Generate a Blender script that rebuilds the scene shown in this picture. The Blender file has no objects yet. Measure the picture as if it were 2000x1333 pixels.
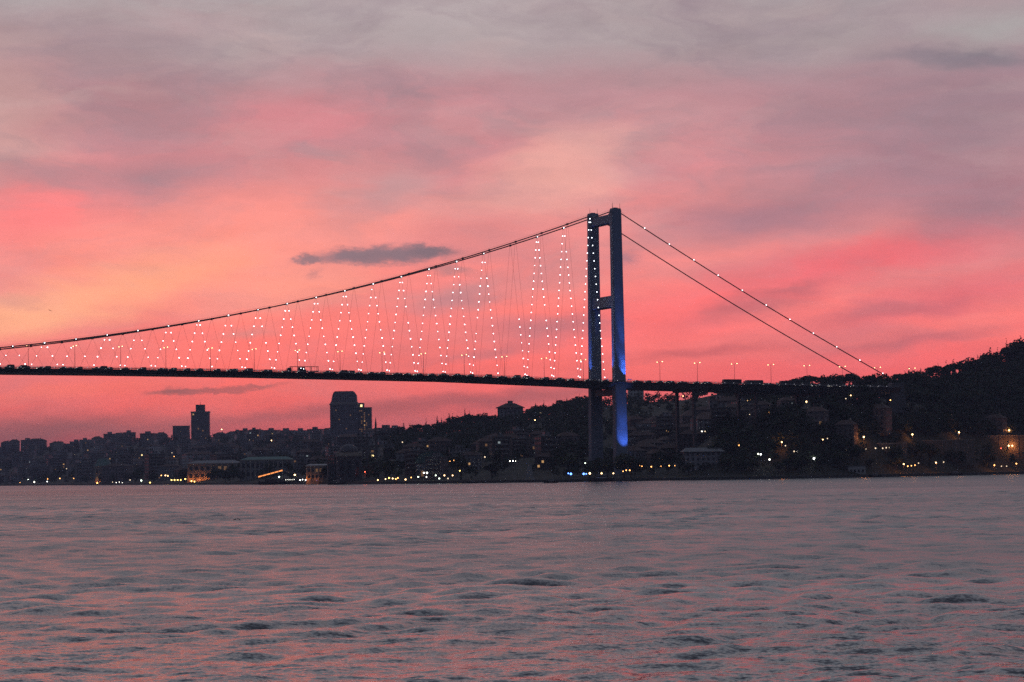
import bpy, bmesh, math, random
import numpy as np
from mathutils import Vector, Matrix

random.seed(7)
RNG = np.random.default_rng(7)
sc = bpy.context.scene
COL = sc.collection
R_ = math.radians

# ------------------------------------------------------------------ camera
F_PX = 4912.4            # focal length for a 2000 px wide frame
ROLL, PITCH, CAM_H = 0.015617, 0.052846, 5.05
cr, sr, cp, sp = math.cos(ROLL), math.sin(ROLL), math.cos(PITCH), math.sin(PITCH)
CF = Vector((0, cp, sp)); U0 = Vector((0, -sp, cp)); R0 = Vector((1, 0, 0))
CR = R0 * cr - U0 * sr; CU = R0 * sr + U0 * cr; CC = Vector((0, 0, CAM_H))
cam_data = bpy.data.cameras.new('camera')
cam = bpy.data.objects.new('camera', cam_data); COL.objects.link(cam)
cam_data.sensor_width = 36.0
cam_data.lens = F_PX / 2000 * 36.0
cam_data.clip_start = 0.5; cam_data.clip_end = 40000
cam.matrix_world = Matrix(((CR.x, CU.x, -CF.x, 0), (CR.y, CU.y, -CF.y, 0), (CR.z, CU.z, -CF.z, CAM_H), (0, 0, 0, 1)))
sc.camera = cam

# ------------------------------------------------------------------ view
sc.view_settings.view_transform = 'Standard'
sc.view_settings.look = 'None'
sc.view_settings.exposure = 0.0
sc.view_settings.gamma = 1.0
sc.view_settings.use_curve_mapping = False
sc.render.engine = 'CYCLES'
sc.cycles.use_denoising = False
sc.cycles.max_bounces = 4
sc.cycles.diffuse_bounces = 2
sc.cycles.glossy_bounces = 2
sc.cycles.volume_bounces = 0
sc.cycles.sample_clamp_indirect = 0.3
sc.cycles.sample_clamp_direct = 5.0
sc.cycles.caustics_reflective = False
sc.cycles.caustics_refractive = False


def lin(c, a=1.0):
    o = []
    for v in c[:3]:
        v = v / 255.0
        o.append(v / 12.92 if v <= 0.04045 else ((v + 0.055) / 1.055) ** 2.4)
    return (o[0], o[1], o[2], a)


def ray(px, py):
    d = CF * F_PX + CR * (px - 1000) + CU * (666.5 - py)
    return d / d.y


def at(px, py, Y):
    return CC + ray(px, py) * Y


def azel(px, py):
    d = ray(px, py).normalized()
    return math.degrees(math.atan2(d.x, d.y)), math.degrees(math.asin(d.z))


# ------------------------------------------------------------------ sky (dusk)
world = bpy.data.worlds.new('World'); sc.world = world
world.use_nodes = True
wt = world.node_tree; wt.nodes.clear()
world.cycles.sampling_method = 'MANUAL'; world.cycles.sample_map_resolution = 512


def N(tree, typ, **kw):
    n = tree.nodes.new(typ)
    for k, v in kw.items():
        if k == 'inp':
            for i, val in v.items():
                n.inputs[i].default_value = val
        else:
            setattr(n, k, v)
    return n


def L(tree, a, b):
    tree.links.new(a, b)


def wmath(op, a, b=None, clamp=False):
    n = N(wt, 'ShaderNodeMath', operation=op); n.use_clamp = clamp
    for i, v in enumerate((a, b)):
        if v is None: continue
        if isinstance(v, (int, float)): n.inputs[i].default_value = v
        else: L(wt, v, n.inputs[i])
    return n.outputs[0]


def wmix(fac, a, b, blend='MIX'):
    n = N(wt, 'ShaderNodeMix', data_type='RGBA', blend_type=blend)
    n.clamp_factor = True
    for sock, v in ((n.inputs[0], fac), (n.inputs[6], a), (n.inputs[7], b)):
        if isinstance(v, (int, float, tuple)): sock.default_value = v
        else: L(wt, v, sock)
    return n.outputs[2]


tc = N(wt, 'ShaderNodeTexCoord')
sep = N(wt, 'ShaderNodeSeparateXYZ'); L(wt, tc.outputs['Generated'], sep.inputs[0])
AZ = wmath('MULTIPLY', wmath('ARCTAN2', sep.outputs[0], sep.outputs[1]), 57.29578)
EL = wmath('MULTIPLY', wmath('ARCSINE', sep.outputs[2]), 57.29578)
aev = N(wt, 'ShaderNodeCombineXYZ'); L(wt, AZ, aev.inputs[0]); L(wt, EL, aev.inputs[1])


def wnoise(vec, scale, loc=(0, 0, 0), rot=0, detail=5, rough=.55, dist=0.0):
    m = N(wt, 'ShaderNodeMapping', inp={1: loc, 2: (0, 0, rot), 3: scale}); L(wt, vec, m.inputs[0])
    n = N(wt, 'ShaderNodeTexNoise', inp={'Scale': 1.0, 'Detail': detail, 'Roughness': rough, 'Distortion': dist})
    L(wt, m.outputs[0], n.inputs['Vector'])
    return n


# wind-torn edges: coordinates pushed about by noise
warp = wnoise(aev.outputs[0], (.45, 1.3, 1), (3, 7, 0), 0, 4, .6)
wv = N(wt, 'ShaderNodeVectorMath', operation='SUBTRACT', inp={1: (.5, .5, .5)}); L(wt, warp.outputs['Color'], wv.inputs[0])
wv2 = N(wt, 'ShaderNodeVectorMath', operation='MULTIPLY', inp={1: (2.6, .75, 0)}); L(wt, wv.outputs[0], wv2.inputs[0])
wadd = N(wt, 'ShaderNodeVectorMath', operation='ADD'); L(wt, aev.outputs[0], wadd.inputs[0]); L(wt, wv2.outputs[0], wadd.inputs[1])
AEW = wadd.outputs[0]
fwarp = wnoise(aev.outputs[0], (1.9, 4.2, 1), (1, 2, 0), 0, 6, .7)
fv = N(wt, 'ShaderNodeVectorMath', operation='SUBTRACT', inp={1: (.5, .5, .5)}); L(wt, fwarp.outputs['Color'], fv.inputs[0])
fv2 = N(wt, 'ShaderNodeVectorMath', operation='MULTIPLY', inp={1: (.8, .42, 0)}); L(wt, fv.outputs[0], fv2.inputs[0])
fadd = N(wt, 'ShaderNodeVectorMath', operation='ADD'); L(wt, aev.outputs[0], fadd.inputs[0]); L(wt, fv2.outputs[0], fadd.inputs[1])
AEF = fadd.outputs[0]

# cloud-lit dusk colours by elevation
sepw = N(wt, 'ShaderNodeSeparateXYZ'); L(wt, AEW, sepw.inputs[0])
mr = N(wt, 'ShaderNodeMapRange', inp={1: 0.0, 2: 40.0, 3: 0.0, 4: 1.0}); L(wt, sepw.outputs[1], mr.inputs[0])
ramp = N(wt, 'ShaderNodeValToRGB'); L(wt, mr.outputs[0], ramp.inputs[0])
stops = [(925, (176, 84, 98)), (850, (226, 98, 106)), (780, (248, 104, 106)), (700, (255, 112, 110)), (620, (255, 122, 118)),
         (540, (252, 134, 130)), (450, (243, 142, 140)), (360, (226, 142, 146)), (270, (212, 142, 150)), (180, (196, 148, 156)),
         (90, (181, 158, 164)), (0, (180, 170, 173))]
els = [(max(0, azel(1000, y)[1]) / 40, c) for y, c in stops] + [(14 / 40, (180, 186, 194)), (22 / 40, (170, 186, 202)), (1.0, (124, 146, 170))]
cre = ramp.color_ramp
while len(cre.elements) < len(els): cre.elements.new(0.5)
for e, (p, c) in zip(cre.elements, els):
    e.position = p; e.color = lin(c)
skyc = ramp.outputs[0]

# streaky cloud sheet over the whole dome
n1 = wnoise(AEW, (.10, .42, 1), (11, 4, 0), R_(9), 6, .55, .6)
m1 = N(wt, 'ShaderNodeMapRange', inp={1: .44, 2: .66, 3: 0, 4: .5}); L(wt, n1.outputs['Fac'], m1.inputs[0])
skyc = wmix(m1.outputs[0], skyc, lin((176, 122, 134)))


def blob(px, py, wx, wy, color, op, tilt=0.0, fine=False, power=1.0):
    """a cloud or a lit gap at a fixed bearing of the sky (widths in hundredths of the view)"""
    global skyc
    a, e = azel(px, py)
    k = 1 / 85.74
    m = N(wt, 'ShaderNodeMapping', vector_type='TEXTURE', inp={1: (a, e, 0), 2: (0, 0, R_(tilt)), 3: (wx * k, wy * k, 1)})
    L(wt, AEF if fine else AEW, m.inputs[0])
    g = N(wt, 'ShaderNodeTexGradient', gradient_type='SPHERICAL'); L(wt, m.outputs[0], g.inputs[0])
    mrn = N(wt, 'ShaderNodeMapRange', interpolation_type='SMOOTHSTEP', inp={1: 0.0, 2: power, 3: 0.0, 4: op})
    L(wt, g.outputs['Fac'], mrn.inputs[0])
    skyc = wmix(mrn.outputs[0], skyc, lin(color))


# broad colour
blob(1900, 230, 620, 330, (160, 132, 144), .85)
blob(1500, 60, 700, 130, (172, 164, 166), .7)
blob(850, 40, 700, 120, (186, 176, 178), .7)
blob(450, 90, 420, 70, (178, 164, 168), .7, 8)
blob(100, 60, 300, 70, (166, 146, 152), .6)
blob(-20, 250, 240, 260, (206, 170, 165), .6)
blob(600, 230, 520, 90, (222, 136, 146), .75, 6)
blob(60, 410, 330, 120, (254, 126, 130), .9, 8)
blob(330, 500, 620, 150, (255, 148, 136), .85, 14)
blob(190, 575, 560, 75, (255, 168, 134), .9, 13)
blob(30, 620, 260, 50, (255, 178, 136), .6, 8)
blob(560, 560, 330, 80, (255, 156, 138), .75, 10)
blob(700, 440, 330, 90, (252, 150, 142), .7, 10)
blob(1110, 330, 250, 110, (242, 178, 166), 1.0, 12)
blob(1000, 380, 260, 60, (230, 160, 154), .6, 12)
blob(1330, 300, 420, 60, (214, 140, 148), .6, 5)
blob(1650, 520, 560, 75, (242, 106, 116), .95, 10)
blob(1850, 580, 420, 60, (226, 104, 116), .8, 10)
blob(1300, 620, 400, 90, (255, 112, 116), .8, 6)
blob(1600, 740, 600, 70, (255, 104, 108), .9, 4)
# mauve cloud
blob(290, 345, 260, 55, (176, 130, 142), .9, 0)
blob(90, 340, 220, 45, (190, 138, 148), .7, 4)
blob(760, 365, 190, 75, (196, 146, 152), .9, 18)
blob(1500, 425, 390, 85, (168, 122, 136), .95, 4)
blob(1760, 330, 260, 90, (168, 126, 140), .7, 6)
blob(1900, 400, 240, 110, (160, 118, 132), .8, 8)
blob(1880, 112, 260, 26, (136, 126, 138), .95, -2)
blob(1950, 60, 230, 60, (176, 172, 172), .8, 0)
blob(1220, 505, 45, 26, (176, 116, 128), .9, 5, True)
blob(1540, 565, 150, 22, (193, 99, 109), .8, 8)
blob(1460, 600, 260, 32, (191, 101, 112), .8, 8)
blob(1720, 610, 230, 26, (178, 99, 112), .55, 6)
blob(1780, 665, 330, 30, (174, 95, 109), .55, 6)
blob(1380, 690, 260, 20, (197, 94, 103), .7, 4)
blob(900, 585, 200, 55, (190, 122, 130), 1.0, 12)
blob(1080, 645, 190, 34, (196, 110, 120), .95, 3)
blob(960, 690, 240, 22, (206, 110, 118), .8, 8)
blob(480, 650, 110, 24, (212, 128, 128), .8, 10)
blob(30, 590, 90, 26, (222, 150, 132), .7, 6)
# low haze bars near the hills
blob(60, 852, 600, 50, (150, 88, 100), .95, 3)
blob(330, 892, 700, 56, (172, 84, 98), .7, 2)
blob(640, 808, 520, 24, (184, 92, 102), .9, 5)
blob(980, 780, 420, 30, (178, 90, 100), .95, 4)
blob(120, 770, 300, 24, (255, 116, 108), .6, 6)
# the small dark cloud and its scraps, and the bar beneath the bridge
blob(745, 500, 200, 24, (150, 112, 124), .9, 1, True, .7)
blob(775, 497, 132, 25, (126, 108, 122), .92, 2, True, .9)
blob(835, 491, 60, 18, (122, 105, 119), 1.0, -4, True, .75)
blob(690, 501, 75, 20, (128, 108, 122), .95, 3, True, .8)
blob(605, 507, 40, 13, (146, 112, 122), 1.0, 0, True, .6)
blob(614, 536, 26, 14, (190, 124, 126), .6, 20, True, .9)
blob(880, 528, 90, 16, (180, 122, 128), .8, -6, True)
blob(355, 765, 85, 11, (152, 86, 96), 1.0, 2, True, .8)
blob(440, 762, 150, 9, (176, 90, 98), .9, 4, True, .6)

# mottled grey-mauve billows, thicker towards the top of the view
n3 = wnoise(AEW, (.26, .75, 1), (21, 2, 0), R_(12), 7, .6, .8)
m3 = N(wt, 'ShaderNodeMapRange', inp={1: .45, 2: .68, 3: 0, 4: .62}); L(wt, n3.outputs['Fac'], m3.inputs[0])
e3 = N(wt, 'ShaderNodeMapRange', inp={1: 3.0, 2: 9.0, 3: .15, 4: 1.0}); L(wt, EL, e3.inputs[0])
skyc = wmix(wmath('MULTIPLY', m3.outputs[0], e3.outputs[0]), skyc, lin((152, 134, 146)))
n4 = wnoise(AEW, (.2, .6, 1), (31, 17, 0), R_(10), 6, .55, .6)
m4 = N(wt, 'ShaderNodeMapRange', inp={1: .52, 2: .7, 3: 0, 4: .35}); L(wt, n4.outputs['Fac'], m4.inputs[0])
skyc = wmix(wmath('MULTIPLY', m4.outputs[0], e3.outputs[0]), skyc, lin((206, 178, 176)))
# fine mottling, then the dusk falls off away from the sunset
n2 = wnoise(AEF, (.42, 1.5, 1), (5, 9, 0), R_(9), 6, .62)
m2 = N(wt, 'ShaderNodeMapRange', inp={1: .3, 2: .7, 3: 1.05, 4: .92}); L(wt, n2.outputs['Fac'], m2.inputs[0])
hi = N(wt, 'ShaderNodeMapRange', inp={1: 3.0, 2: 8.5, 3: 1.0, 4: .79}); L(wt, EL, hi.inputs[0])
mul = N(wt, 'ShaderNodeVectorMath', operation='SCALE'); L(wt, skyc, mul.inputs[0]); L(wt, wmath('MULTIPLY', m2.outputs[0], hi.outputs[0]), mul.inputs['Scale'])
fall = N(wt, 'ShaderNodeMapRange', interpolation_type='SMOOTHSTEP', inp={1: .05, 2: .93, 3: 1.0, 4: 0.0}); L(wt, sep.outputs[1], fall.inputs[0])
zen = N(wt, 'ShaderNodeMapRange', inp={1: 0.0, 2: 1.0, 3: 0.0, 4: 1.0}); L(wt, sep.outputs[2], zen.inputs[0])
duskc = wmix(zen.outputs[0], (.028, .031, .050, 1), (.085, .095, .125, 1))
east = wmix(fall.outputs[0], mul.outputs[0], duskc)
SUN_AZ, SUN_EL = -9.0, 1.0
nish = N(wt, 'ShaderNodeTexSky', sky_type='NISHITA')
nish.sun_disc = False; nish.sun_elevation = R_(SUN_EL); nish.sun_rotation = R_(SUN_AZ)
nish.air_density = 1.0; nish.dust_density = 1.0
nsc = N(wt, 'ShaderNodeVectorMath', operation='SCALE', inp={'Scale': .004}); L(wt, nish.outputs[0], nsc.inputs[0])
tot = N(wt, 'ShaderNodeVectorMath', operation='ADD'); L(wt, east, tot.inputs[0]); L(wt, nsc.outputs[0], tot.inputs[1])
bg = N(wt, 'ShaderNodeBackground', inp={'Strength': 1.26}); L(wt, tot.outputs[0], bg.inputs[0])
wo = N(wt, 'ShaderNodeOutputWorld'); L(wt, bg.outputs[0], wo.inputs[0])

sun_d = bpy.data.lights.new('sun', 'SUN'); sun_d.energy = 0.008; sun_d.angle = R_(25); sun_d.color = (1, .45, .35)
sun = bpy.data.objects.new('sun', sun_d); COL.objects.link(sun)
sd = Vector((math.sin(R_(SUN_AZ)) * math.cos(R_(3)), math.cos(R_(SUN_AZ)) * math.cos(R_(3)), math.sin(R_(3))))
sun.rotation_euler = sd.to_track_quat('Z', 'Y').to_euler()

# ------------------------------------------------------------------ materials
MATS = {}


def mat(name, col, rough=.7, var=.25, scale=.3, metal=0.0, emis=None, strength=0.0):
    if name in MATS: return MATS[name]
    m = bpy.data.materials.new(name); m.use_nodes = True; MATS[name] = m
    t = m.node_tree; b = t.nodes['Principled BSDF']
    b.inputs['Roughness'].default_value = rough; b.inputs['Metallic'].default_value = metal
    if var:
        o = N(t, 'ShaderNodeTexCoord')
        n = N(t, 'ShaderNodeTexNoise', inp={'Scale': scale, 'Detail': 5}); L(t, o.outputs['Object'], n.inputs['Vector'])
        oi = N(t, 'ShaderNodeObjectInfo')
        a = N(t, 'ShaderNodeMath', operation='MULTIPLY_ADD', inp={1: .7, 2: .0}); L(t, oi.outputs['Random'], a.inputs[0]); L(t, n.outputs['Fac'], a.inputs[2])
        r = N(t, 'ShaderNodeMapRange', inp={1: .3, 2: 1.3, 3: 1 - var, 4: 1 + var}); L(t, a.outputs[0], r.inputs[0])
        v = N(t, 'ShaderNodeVectorMath', operation='SCALE', inp={0: col[:3]}); L(t, r.outputs[0], v.inputs['Scale'])
        L(t, v.outputs[0], b.inputs['Base Color'])
    else:
        b.inputs['Base Color'].default_value = (*col[:3], 1)
    if emis:
        b.inputs['Emission Color'].default_value = (*emis[:3], 1)
        b.inputs['Emission Strength'].default_value = strength
        m.cycles.emission_sampling = 'NONE' if strength < 10 else 'AUTO'
    return m


def wall_mat(name, col, wx=3.0, wz=3.0):
    """plaster with rows of dark window panes, for buildings too far off to tell the panes apart"""
    m = mat(name, col, .85, .35, .2); t = m.node_tree; b = t.nodes['Principled BSDF']
    src = b.inputs['Base Color'].links[0].from_socket
    o = N(t, 'ShaderNodeTexCoord'); s = N(t, 'ShaderNodeSeparateXYZ'); L(t, o.outputs['Object'], s.inputs[0])

    def mm(op, a, bb):
        n = N(t, 'ShaderNodeMath', operation=op)
        for i, v in enumerate((a, bb)):
            if isinstance(v, (int, float)): n.inputs[i].default_value = v
            else: L(t, v, n.inputs[i])
        return n.outputs[0]
    xy = mm('ADD', s.outputs[0], s.outputs[1])
    fx = mm('FRACT', mm('DIVIDE', xy, wx), 0); fz = mm('FRACT', mm('DIVIDE', s.outputs[2], wz), 0)
    k = mm('MULTIPLY', mm('COMPARE', fx, .5), 1)
    c1 = mm('LESS_THAN', mm('ABSOLUTE', mm('SUBTRACT', fx, .5), 0), .22)
    c2 = mm('LESS_THAN', mm('ABSOLUTE', mm('SUBTRACT', fz, .55), 0), .27)
    geo = N(t, 'ShaderNodeNewGeometry'); gs = N(t, 'ShaderNodeSeparateXYZ'); L(t, geo.outputs['Normal'], gs.inputs[0])
    c3 = mm('LESS_THAN', mm('ABSOLUTE', gs.outputs[2], 0), .5)
    f = mm('MULTIPLY', mm('MULTIPLY', c1, c2), c3)
    mx = N(t, 'ShaderNodeMix', data_type='RGBA'); L(t, f, mx.inputs[0]); L(t, src, mx.inputs[6]); mx.inputs[7].default_value = (.03, .035, .045, 1)
    L(t, mx.outputs[2], b.inputs['Base Color'])
    rr = N(t, 'ShaderNodeMapRange', inp={3: .85, 4: .25}); L(t, f, rr.inputs[0]); L(t, rr.outputs[0], b.inputs['Roughness'])
    return m


STEEL = mat('tower steel', (.21, .255, .345), .6, .12, .15)
DARKSTEEL = mat('deck steel', (.10, .105, .115), .6, .2, .2)
CABLE = mat('cable steel', (.16, .10, .09), .6, .1, .5)
ASPH = mat('asphalt', (.05, .05, .052), .9, .2, .4)
CONC = mat('concrete', (.26, .25, .24), .85, .25, .2)
RAIL = mat('rail', (.16, .16, .17), .6, .1)
LAMPW = mat('lamp cool white', (.8, .8, .8), .4, 0, emis=(.86, .92, 1.0), strength=5)
LAMPDIM = mat('lamp dim', (.6, .6, .6), .4, 0, emis=(.9, .85, 1.0), strength=.55)
GLOW = {}
for k, (c, s) in {'w': ((1, .95, .82), 7), 'o': ((1, .42, .12), 6), 'y': ((1, .66, .16), 6), 'g': ((.85, 1, .8), 6), 'b': ((.12, .3, 1), 5),
                  'r': ((1, .1, .06), 4), 't': ((.1, .9, .6), 2.5), 'W': ((1, 1, 1), 12), 'd': ((1, .75, .5), 1.6), 's': ((1, .62, .28), 7)}.items():
    GLOW[k] = mat('glow ' + k, (.8, .8, .8), .4, 0, emis=c, strength=s)


# ------------------------------------------------------------------ mesh helpers
class MB:
    def __init__(self): self.v = []; self.f = []

    def quad(self, a, b, c, d):
        i = len(self.v); self.v += [a, b, c, d]; self.f.append((i, i + 1, i + 2, i + 3))

    def box(self, x0, x1, y0, y1, z0, z1, tx=1.0, ty=1.0):
        cx, cy = (x0 + x1) / 2, (y0 + y1) / 2
        i = len(self.v)
        for (sx, sy, z) in ((1, 1, z0), (tx, ty, z1)):
            for (a, b) in ((x0, y0), (x1, y0), (x1, y1), (x0, y1)):
                self.v.append((cx + (a - cx) * sx, cy + (b - cy) * sy, z))
        self.f += [(i + 3, i + 2, i + 1, i), (i + 4, i + 5, i + 6, i + 7)]
        for k in range(4):
            j = (k + 1) % 4
            self.f.append((i + k, i + j, i + 4 + j, i + 4 + k))
        return self

    def tube(self, pts, r, n=6, caps=True):
        pts = [Vector(p) for p in pts]
        rs = r if isinstance(r, (list, tuple)) else [r] * len(pts)
        i0 = len(self.v)
        for k, p in enumerate(pts):
            d = (pts[min(k + 1, len(pts) - 1)] - pts[max(k - 1, 0)])
            if d.length < 1e-9: d = Vector((0, 0, 1))
            d.normalize()
            u = d.cross(Vector((0, 0, 1)))
            if u.length < 1e-4: u = Vector((1, 0, 0))
            u.normalize(); w = d.cross(u)
            for j in range(n):
                a = 2 * math.pi * j / n
                q = p + (u * math.cos(a) + w * math.sin(a)) * rs[k]
                self.v.append(tuple(q))
        for k in range(len(pts) - 1):
            for j in range(n):
                a = i0 + k * n + j; b = i0 + k * n + (j + 1) % n
                self.f.append((a, b, b + n, a + n))
        if caps:
            self.f.append(tuple(i0 + j for j in range(n))[::-1])
            e = i0 + (len(pts) - 1) * n
            self.f.append(tuple(e + j for j in range(n)))
        return self

    def lathe(self, prof, n=12, cx=0, cy=0):
        i0 = len(self.v)
        for (r, z) in prof:
            for j in range(n):
                a = 2 * math.pi * j / n
                self.v.append((cx + r * math.cos(a), cy + r * math.sin(a), z))
        for k in range(len(prof) - 1):
            for j in range(n):
                a = i0 + k * n + j; b = i0 + k * n + (j + 1) % n
                self.f.append((a, b, b + n, a + n))
        self.f.append(tuple(i0 + j for j in range(n))[::-1])
        e = i0 + (len(prof) - 1) * n
        self.f.append(tuple(e + j for j in range(n)))
        return self

    def hip(self, x0, x1, y0, y1, z0, z1, ridge=.45, over=.5):
        x0 -= over; x1 += over; y0 -= over; y1 += over
        i = len(self.v); cy = (y0 + y1) / 2; cx = (x0 + x1) / 2; hw = (x1 - x0) / 2 * ridge
        self.v += [(x0, y0, z0), (x1, y0, z0), (x1, y1, z0), (x0, y1, z0), (cx - hw, cy, z1), (cx + hw, cy, z1)]
        self.f += [(i, i + 1, i + 5, i + 4), (i + 1, i + 2, i + 5), (i + 2, i + 3, i + 4, i + 5), (i + 3, i, i + 4), (i + 3, i + 2, i + 1, i)]
        return self

    def mesh(self, name, m, smooth=False):
        me = bpy.data.meshes.new(name); me.from_pydata([tuple(v) for v in self.v], [], self.f)
        me.materials.append(m)
        if smooth:
            me.polygons.foreach_set('use_smooth', [True] * len(me.polygons))
        me.update(); return me

    def build(self, name, m, parent=None, smooth=False):
        return obj(name, self.mesh(name, m, smooth), parent)


def obj(name, me, parent=None, loc=None, rz=None, scale=None):
    o = bpy.data.objects.new(name, me); COL.objects.link(o)
    if parent is not None: o.parent = parent
    if loc is not None: o.location = loc
    if rz is not None: o.rotation_euler = (0, 0, rz)
    if scale is not None: o.scale = scale if isinstance(scale, tuple) else (scale,) * 3
    return o


def thing(name, label, cat, loc=(0, 0, 0), rz=0, group=None, scale=None):
    o = obj(name, None, None, loc, rz, scale); o.empty_display_size = .5
    return tag(o, label, cat, group)


def tag(o, label, cat, group=None):
    o['label'] = label; o['category'] = cat
    if group: o['group'] = group
    return o


def copy_tree(o, parent=None):
    c = o.copy(); COL.objects.link(c)
    if parent is not None: c.parent = parent
    for ch in o.children: copy_tree(ch, c)
    return c


ORD = ['first', 'second', 'third', 'fourth', 'fifth', 'sixth', 'seventh', 'eighth', 'ninth', 'tenth', 'eleventh', 'twelfth', 'thirteenth',
       'fourteenth', 'fifteenth', 'sixteenth', 'seventeenth', 'eighteenth', 'nineteenth', 'twentieth']


def ordn(i):
    if i < 20: return ORD[i]
    n = i + 1
    return '%d%s' % (n, 'th' if 10 <= n % 100 <= 20 else {1: 'st', 2: 'nd', 3: 'rd'}.get(n % 10, 'th'))


def ball(r, n=8, m=5):
    b = MB(); prof = [(max(.02, r * math.sin(math.pi * k / m)), -r * math.cos(math.pi * k / m)) for k in range(m + 1)]
    b.lathe(prof, n); return b


# ------------------------------------------------------------------ terrain
CPX = [-900, -300, 0, 200, 350, 500, 700, 760, 850, 950, 1050, 1130, 1200, 1300, 1400, 1550, 1700, 1850, 2000, 2400, 2900]
DS = [4200, 3900, 3400, 2750, 2300, 1950, 1640, 1580, 1530, 1480, 1450, 1435, 1430, 1430, 1425, 1440, 1480, 1540, 1620, 1800, 2000]
YM = [4700, 4300, 3800, 3200, 2750, 2300, 1900, 1800, 1720, 1660, 1640, 1630, 1620, 1570, 1530, 1545, 1580, 1660, 1760, 1950, 2200]
ZM = [14, 14, 14, 14, 13, 12, 12, 13, 14, 15, 15, 14, 8, 8, 24, 37, 49, 44, 52, 70, 80]
YR = [5600, 5300, 4900, 4700, 4500, 4300, 4000, 2500, 2350, 2280, 2260, 2260, 2280, 2250, 2150, 1900, 1660, 1860, 2000, 2250, 2500]
ZR = [60, 60, 64, 72, 76, 71, 66, 36, 41, 46, 55, 64, 66, 69, 70, 62, 53, 64, 89, 132, 160]


def terr_par(px):
    return [np.interp(px, CPX, c) for c in (DS, YM, ZM, YR, ZR)]


def terr(X, Y):
    X = np.asarray(X, float); Y = np.asarray(Y, float)
    px = 1000 + F_PX * X / np.maximum(Y, 1) + 4
    ds, ym, zm, yr, zr = terr_par(px)

    def sm(t): t = np.clip(t, 0, 1); return .55 * t + .45 * t * t * (3 - 2 * t)
    z = np.where(Y < ym, 1.7 + (zm - 1.7) * sm((Y - ds - 12) / (ym - ds - 12)),
                 np.where(Y < yr, zm + (zr - zm) * sm((Y - ym) / (yr - ym)), zr - (Y - yr) * .03))
    amp = np.clip((z - 4) / 30, 0, 1)
    z = z + amp * (1.3 * np.sin(X / 61 + Y / 83) + 1.0 * np.sin(X / 29 - Y / 47 + 1.7) + .5 * np.sin(X / 13 + Y / 17))
    return np.maximum(z, -6)


def ground(X, Y): return float(terr(X, Y))


def on_ray(px, py, h):
    """distance along a line of sight where the line runs h metres above the slope"""
    d = ray(px, py)
    ds = float(np.interp(px, CPX, DS)); yr = float(np.interp(px, CPX, YR))
    Ys = np.arange(ds + 8, yr + 60, 4.0)
    z = CAM_H + d.z * Ys - terr(d.x * Ys, Ys)
    i = np.argmax(z < h) if (z < h).any() else (len(Ys) - 1)
    Y = float(Ys[i]); return CC + d * Y


cols = np.concatenate([np.arange(-900, -60, 24), np.arange(-60, 2060, 10), np.arange(2060, 2900, 24)])
rows = np.concatenate([np.linspace(0, 1, 46), 1 + np.array([.04, .1, .2, .35, .6, 1.0])])
VX = []; fc = []
for c in cols:
    ds, ym, zm, yr, zr = [float(v) for v in terr_par(c)]
    Y = ds + 3 + rows * (yr - ds - 3)
    X = (c - 1004) / F_PX * Y
    Z = terr(X, Y); Z[0] = 1.2
    VX += list(zip(X, Y, Z))
nr = len(rows)
for i in range(len(cols) - 1):
    for j in range(nr - 1):
        a = i * nr + j; fc.append((a, a + nr, a + nr + 1, a + 1))
me = bpy.data.meshes.new('hillside'); me.from_pydata(VX, [], fc)
me.materials.append(mat('hill soil and scrub', (.045, .05, .032), .95, .5, .03))
me.polygons.foreach_set('use_smooth', [True] * len(me.polygons))
hill = obj('hillside', me); hill['kind'] = 'structure'

q = MB()
qc = np.arange(-900, 2900, 20)
Pq = []
for c in qc:
    d = float(np.interp(c, CPX, DS)); Pq.append(((c - 1004) / F_PX, d))
for (u0, d0), (u1, d1) in zip(Pq[:-1], Pq[1:]):
    w = 11
    q.quad((u0 * d0, d0, -2), (u1 * d1, d1, -2), (u1 * d1, d1, 1.6), (u0 * d0, d0, 1.6))
    q.quad((u0 * d0, d0, 1.6), (u1 * d1, d1, 1.6), (u1 * (d1 + w), d1 + w, 1.62), (u0 * (d0 + w), d0 + w, 1.62))
qo = q.build('quay', mat('quay stone', (.12, .12, .115), .9, .3, .2)); qo['kind'] = 'structure'

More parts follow.
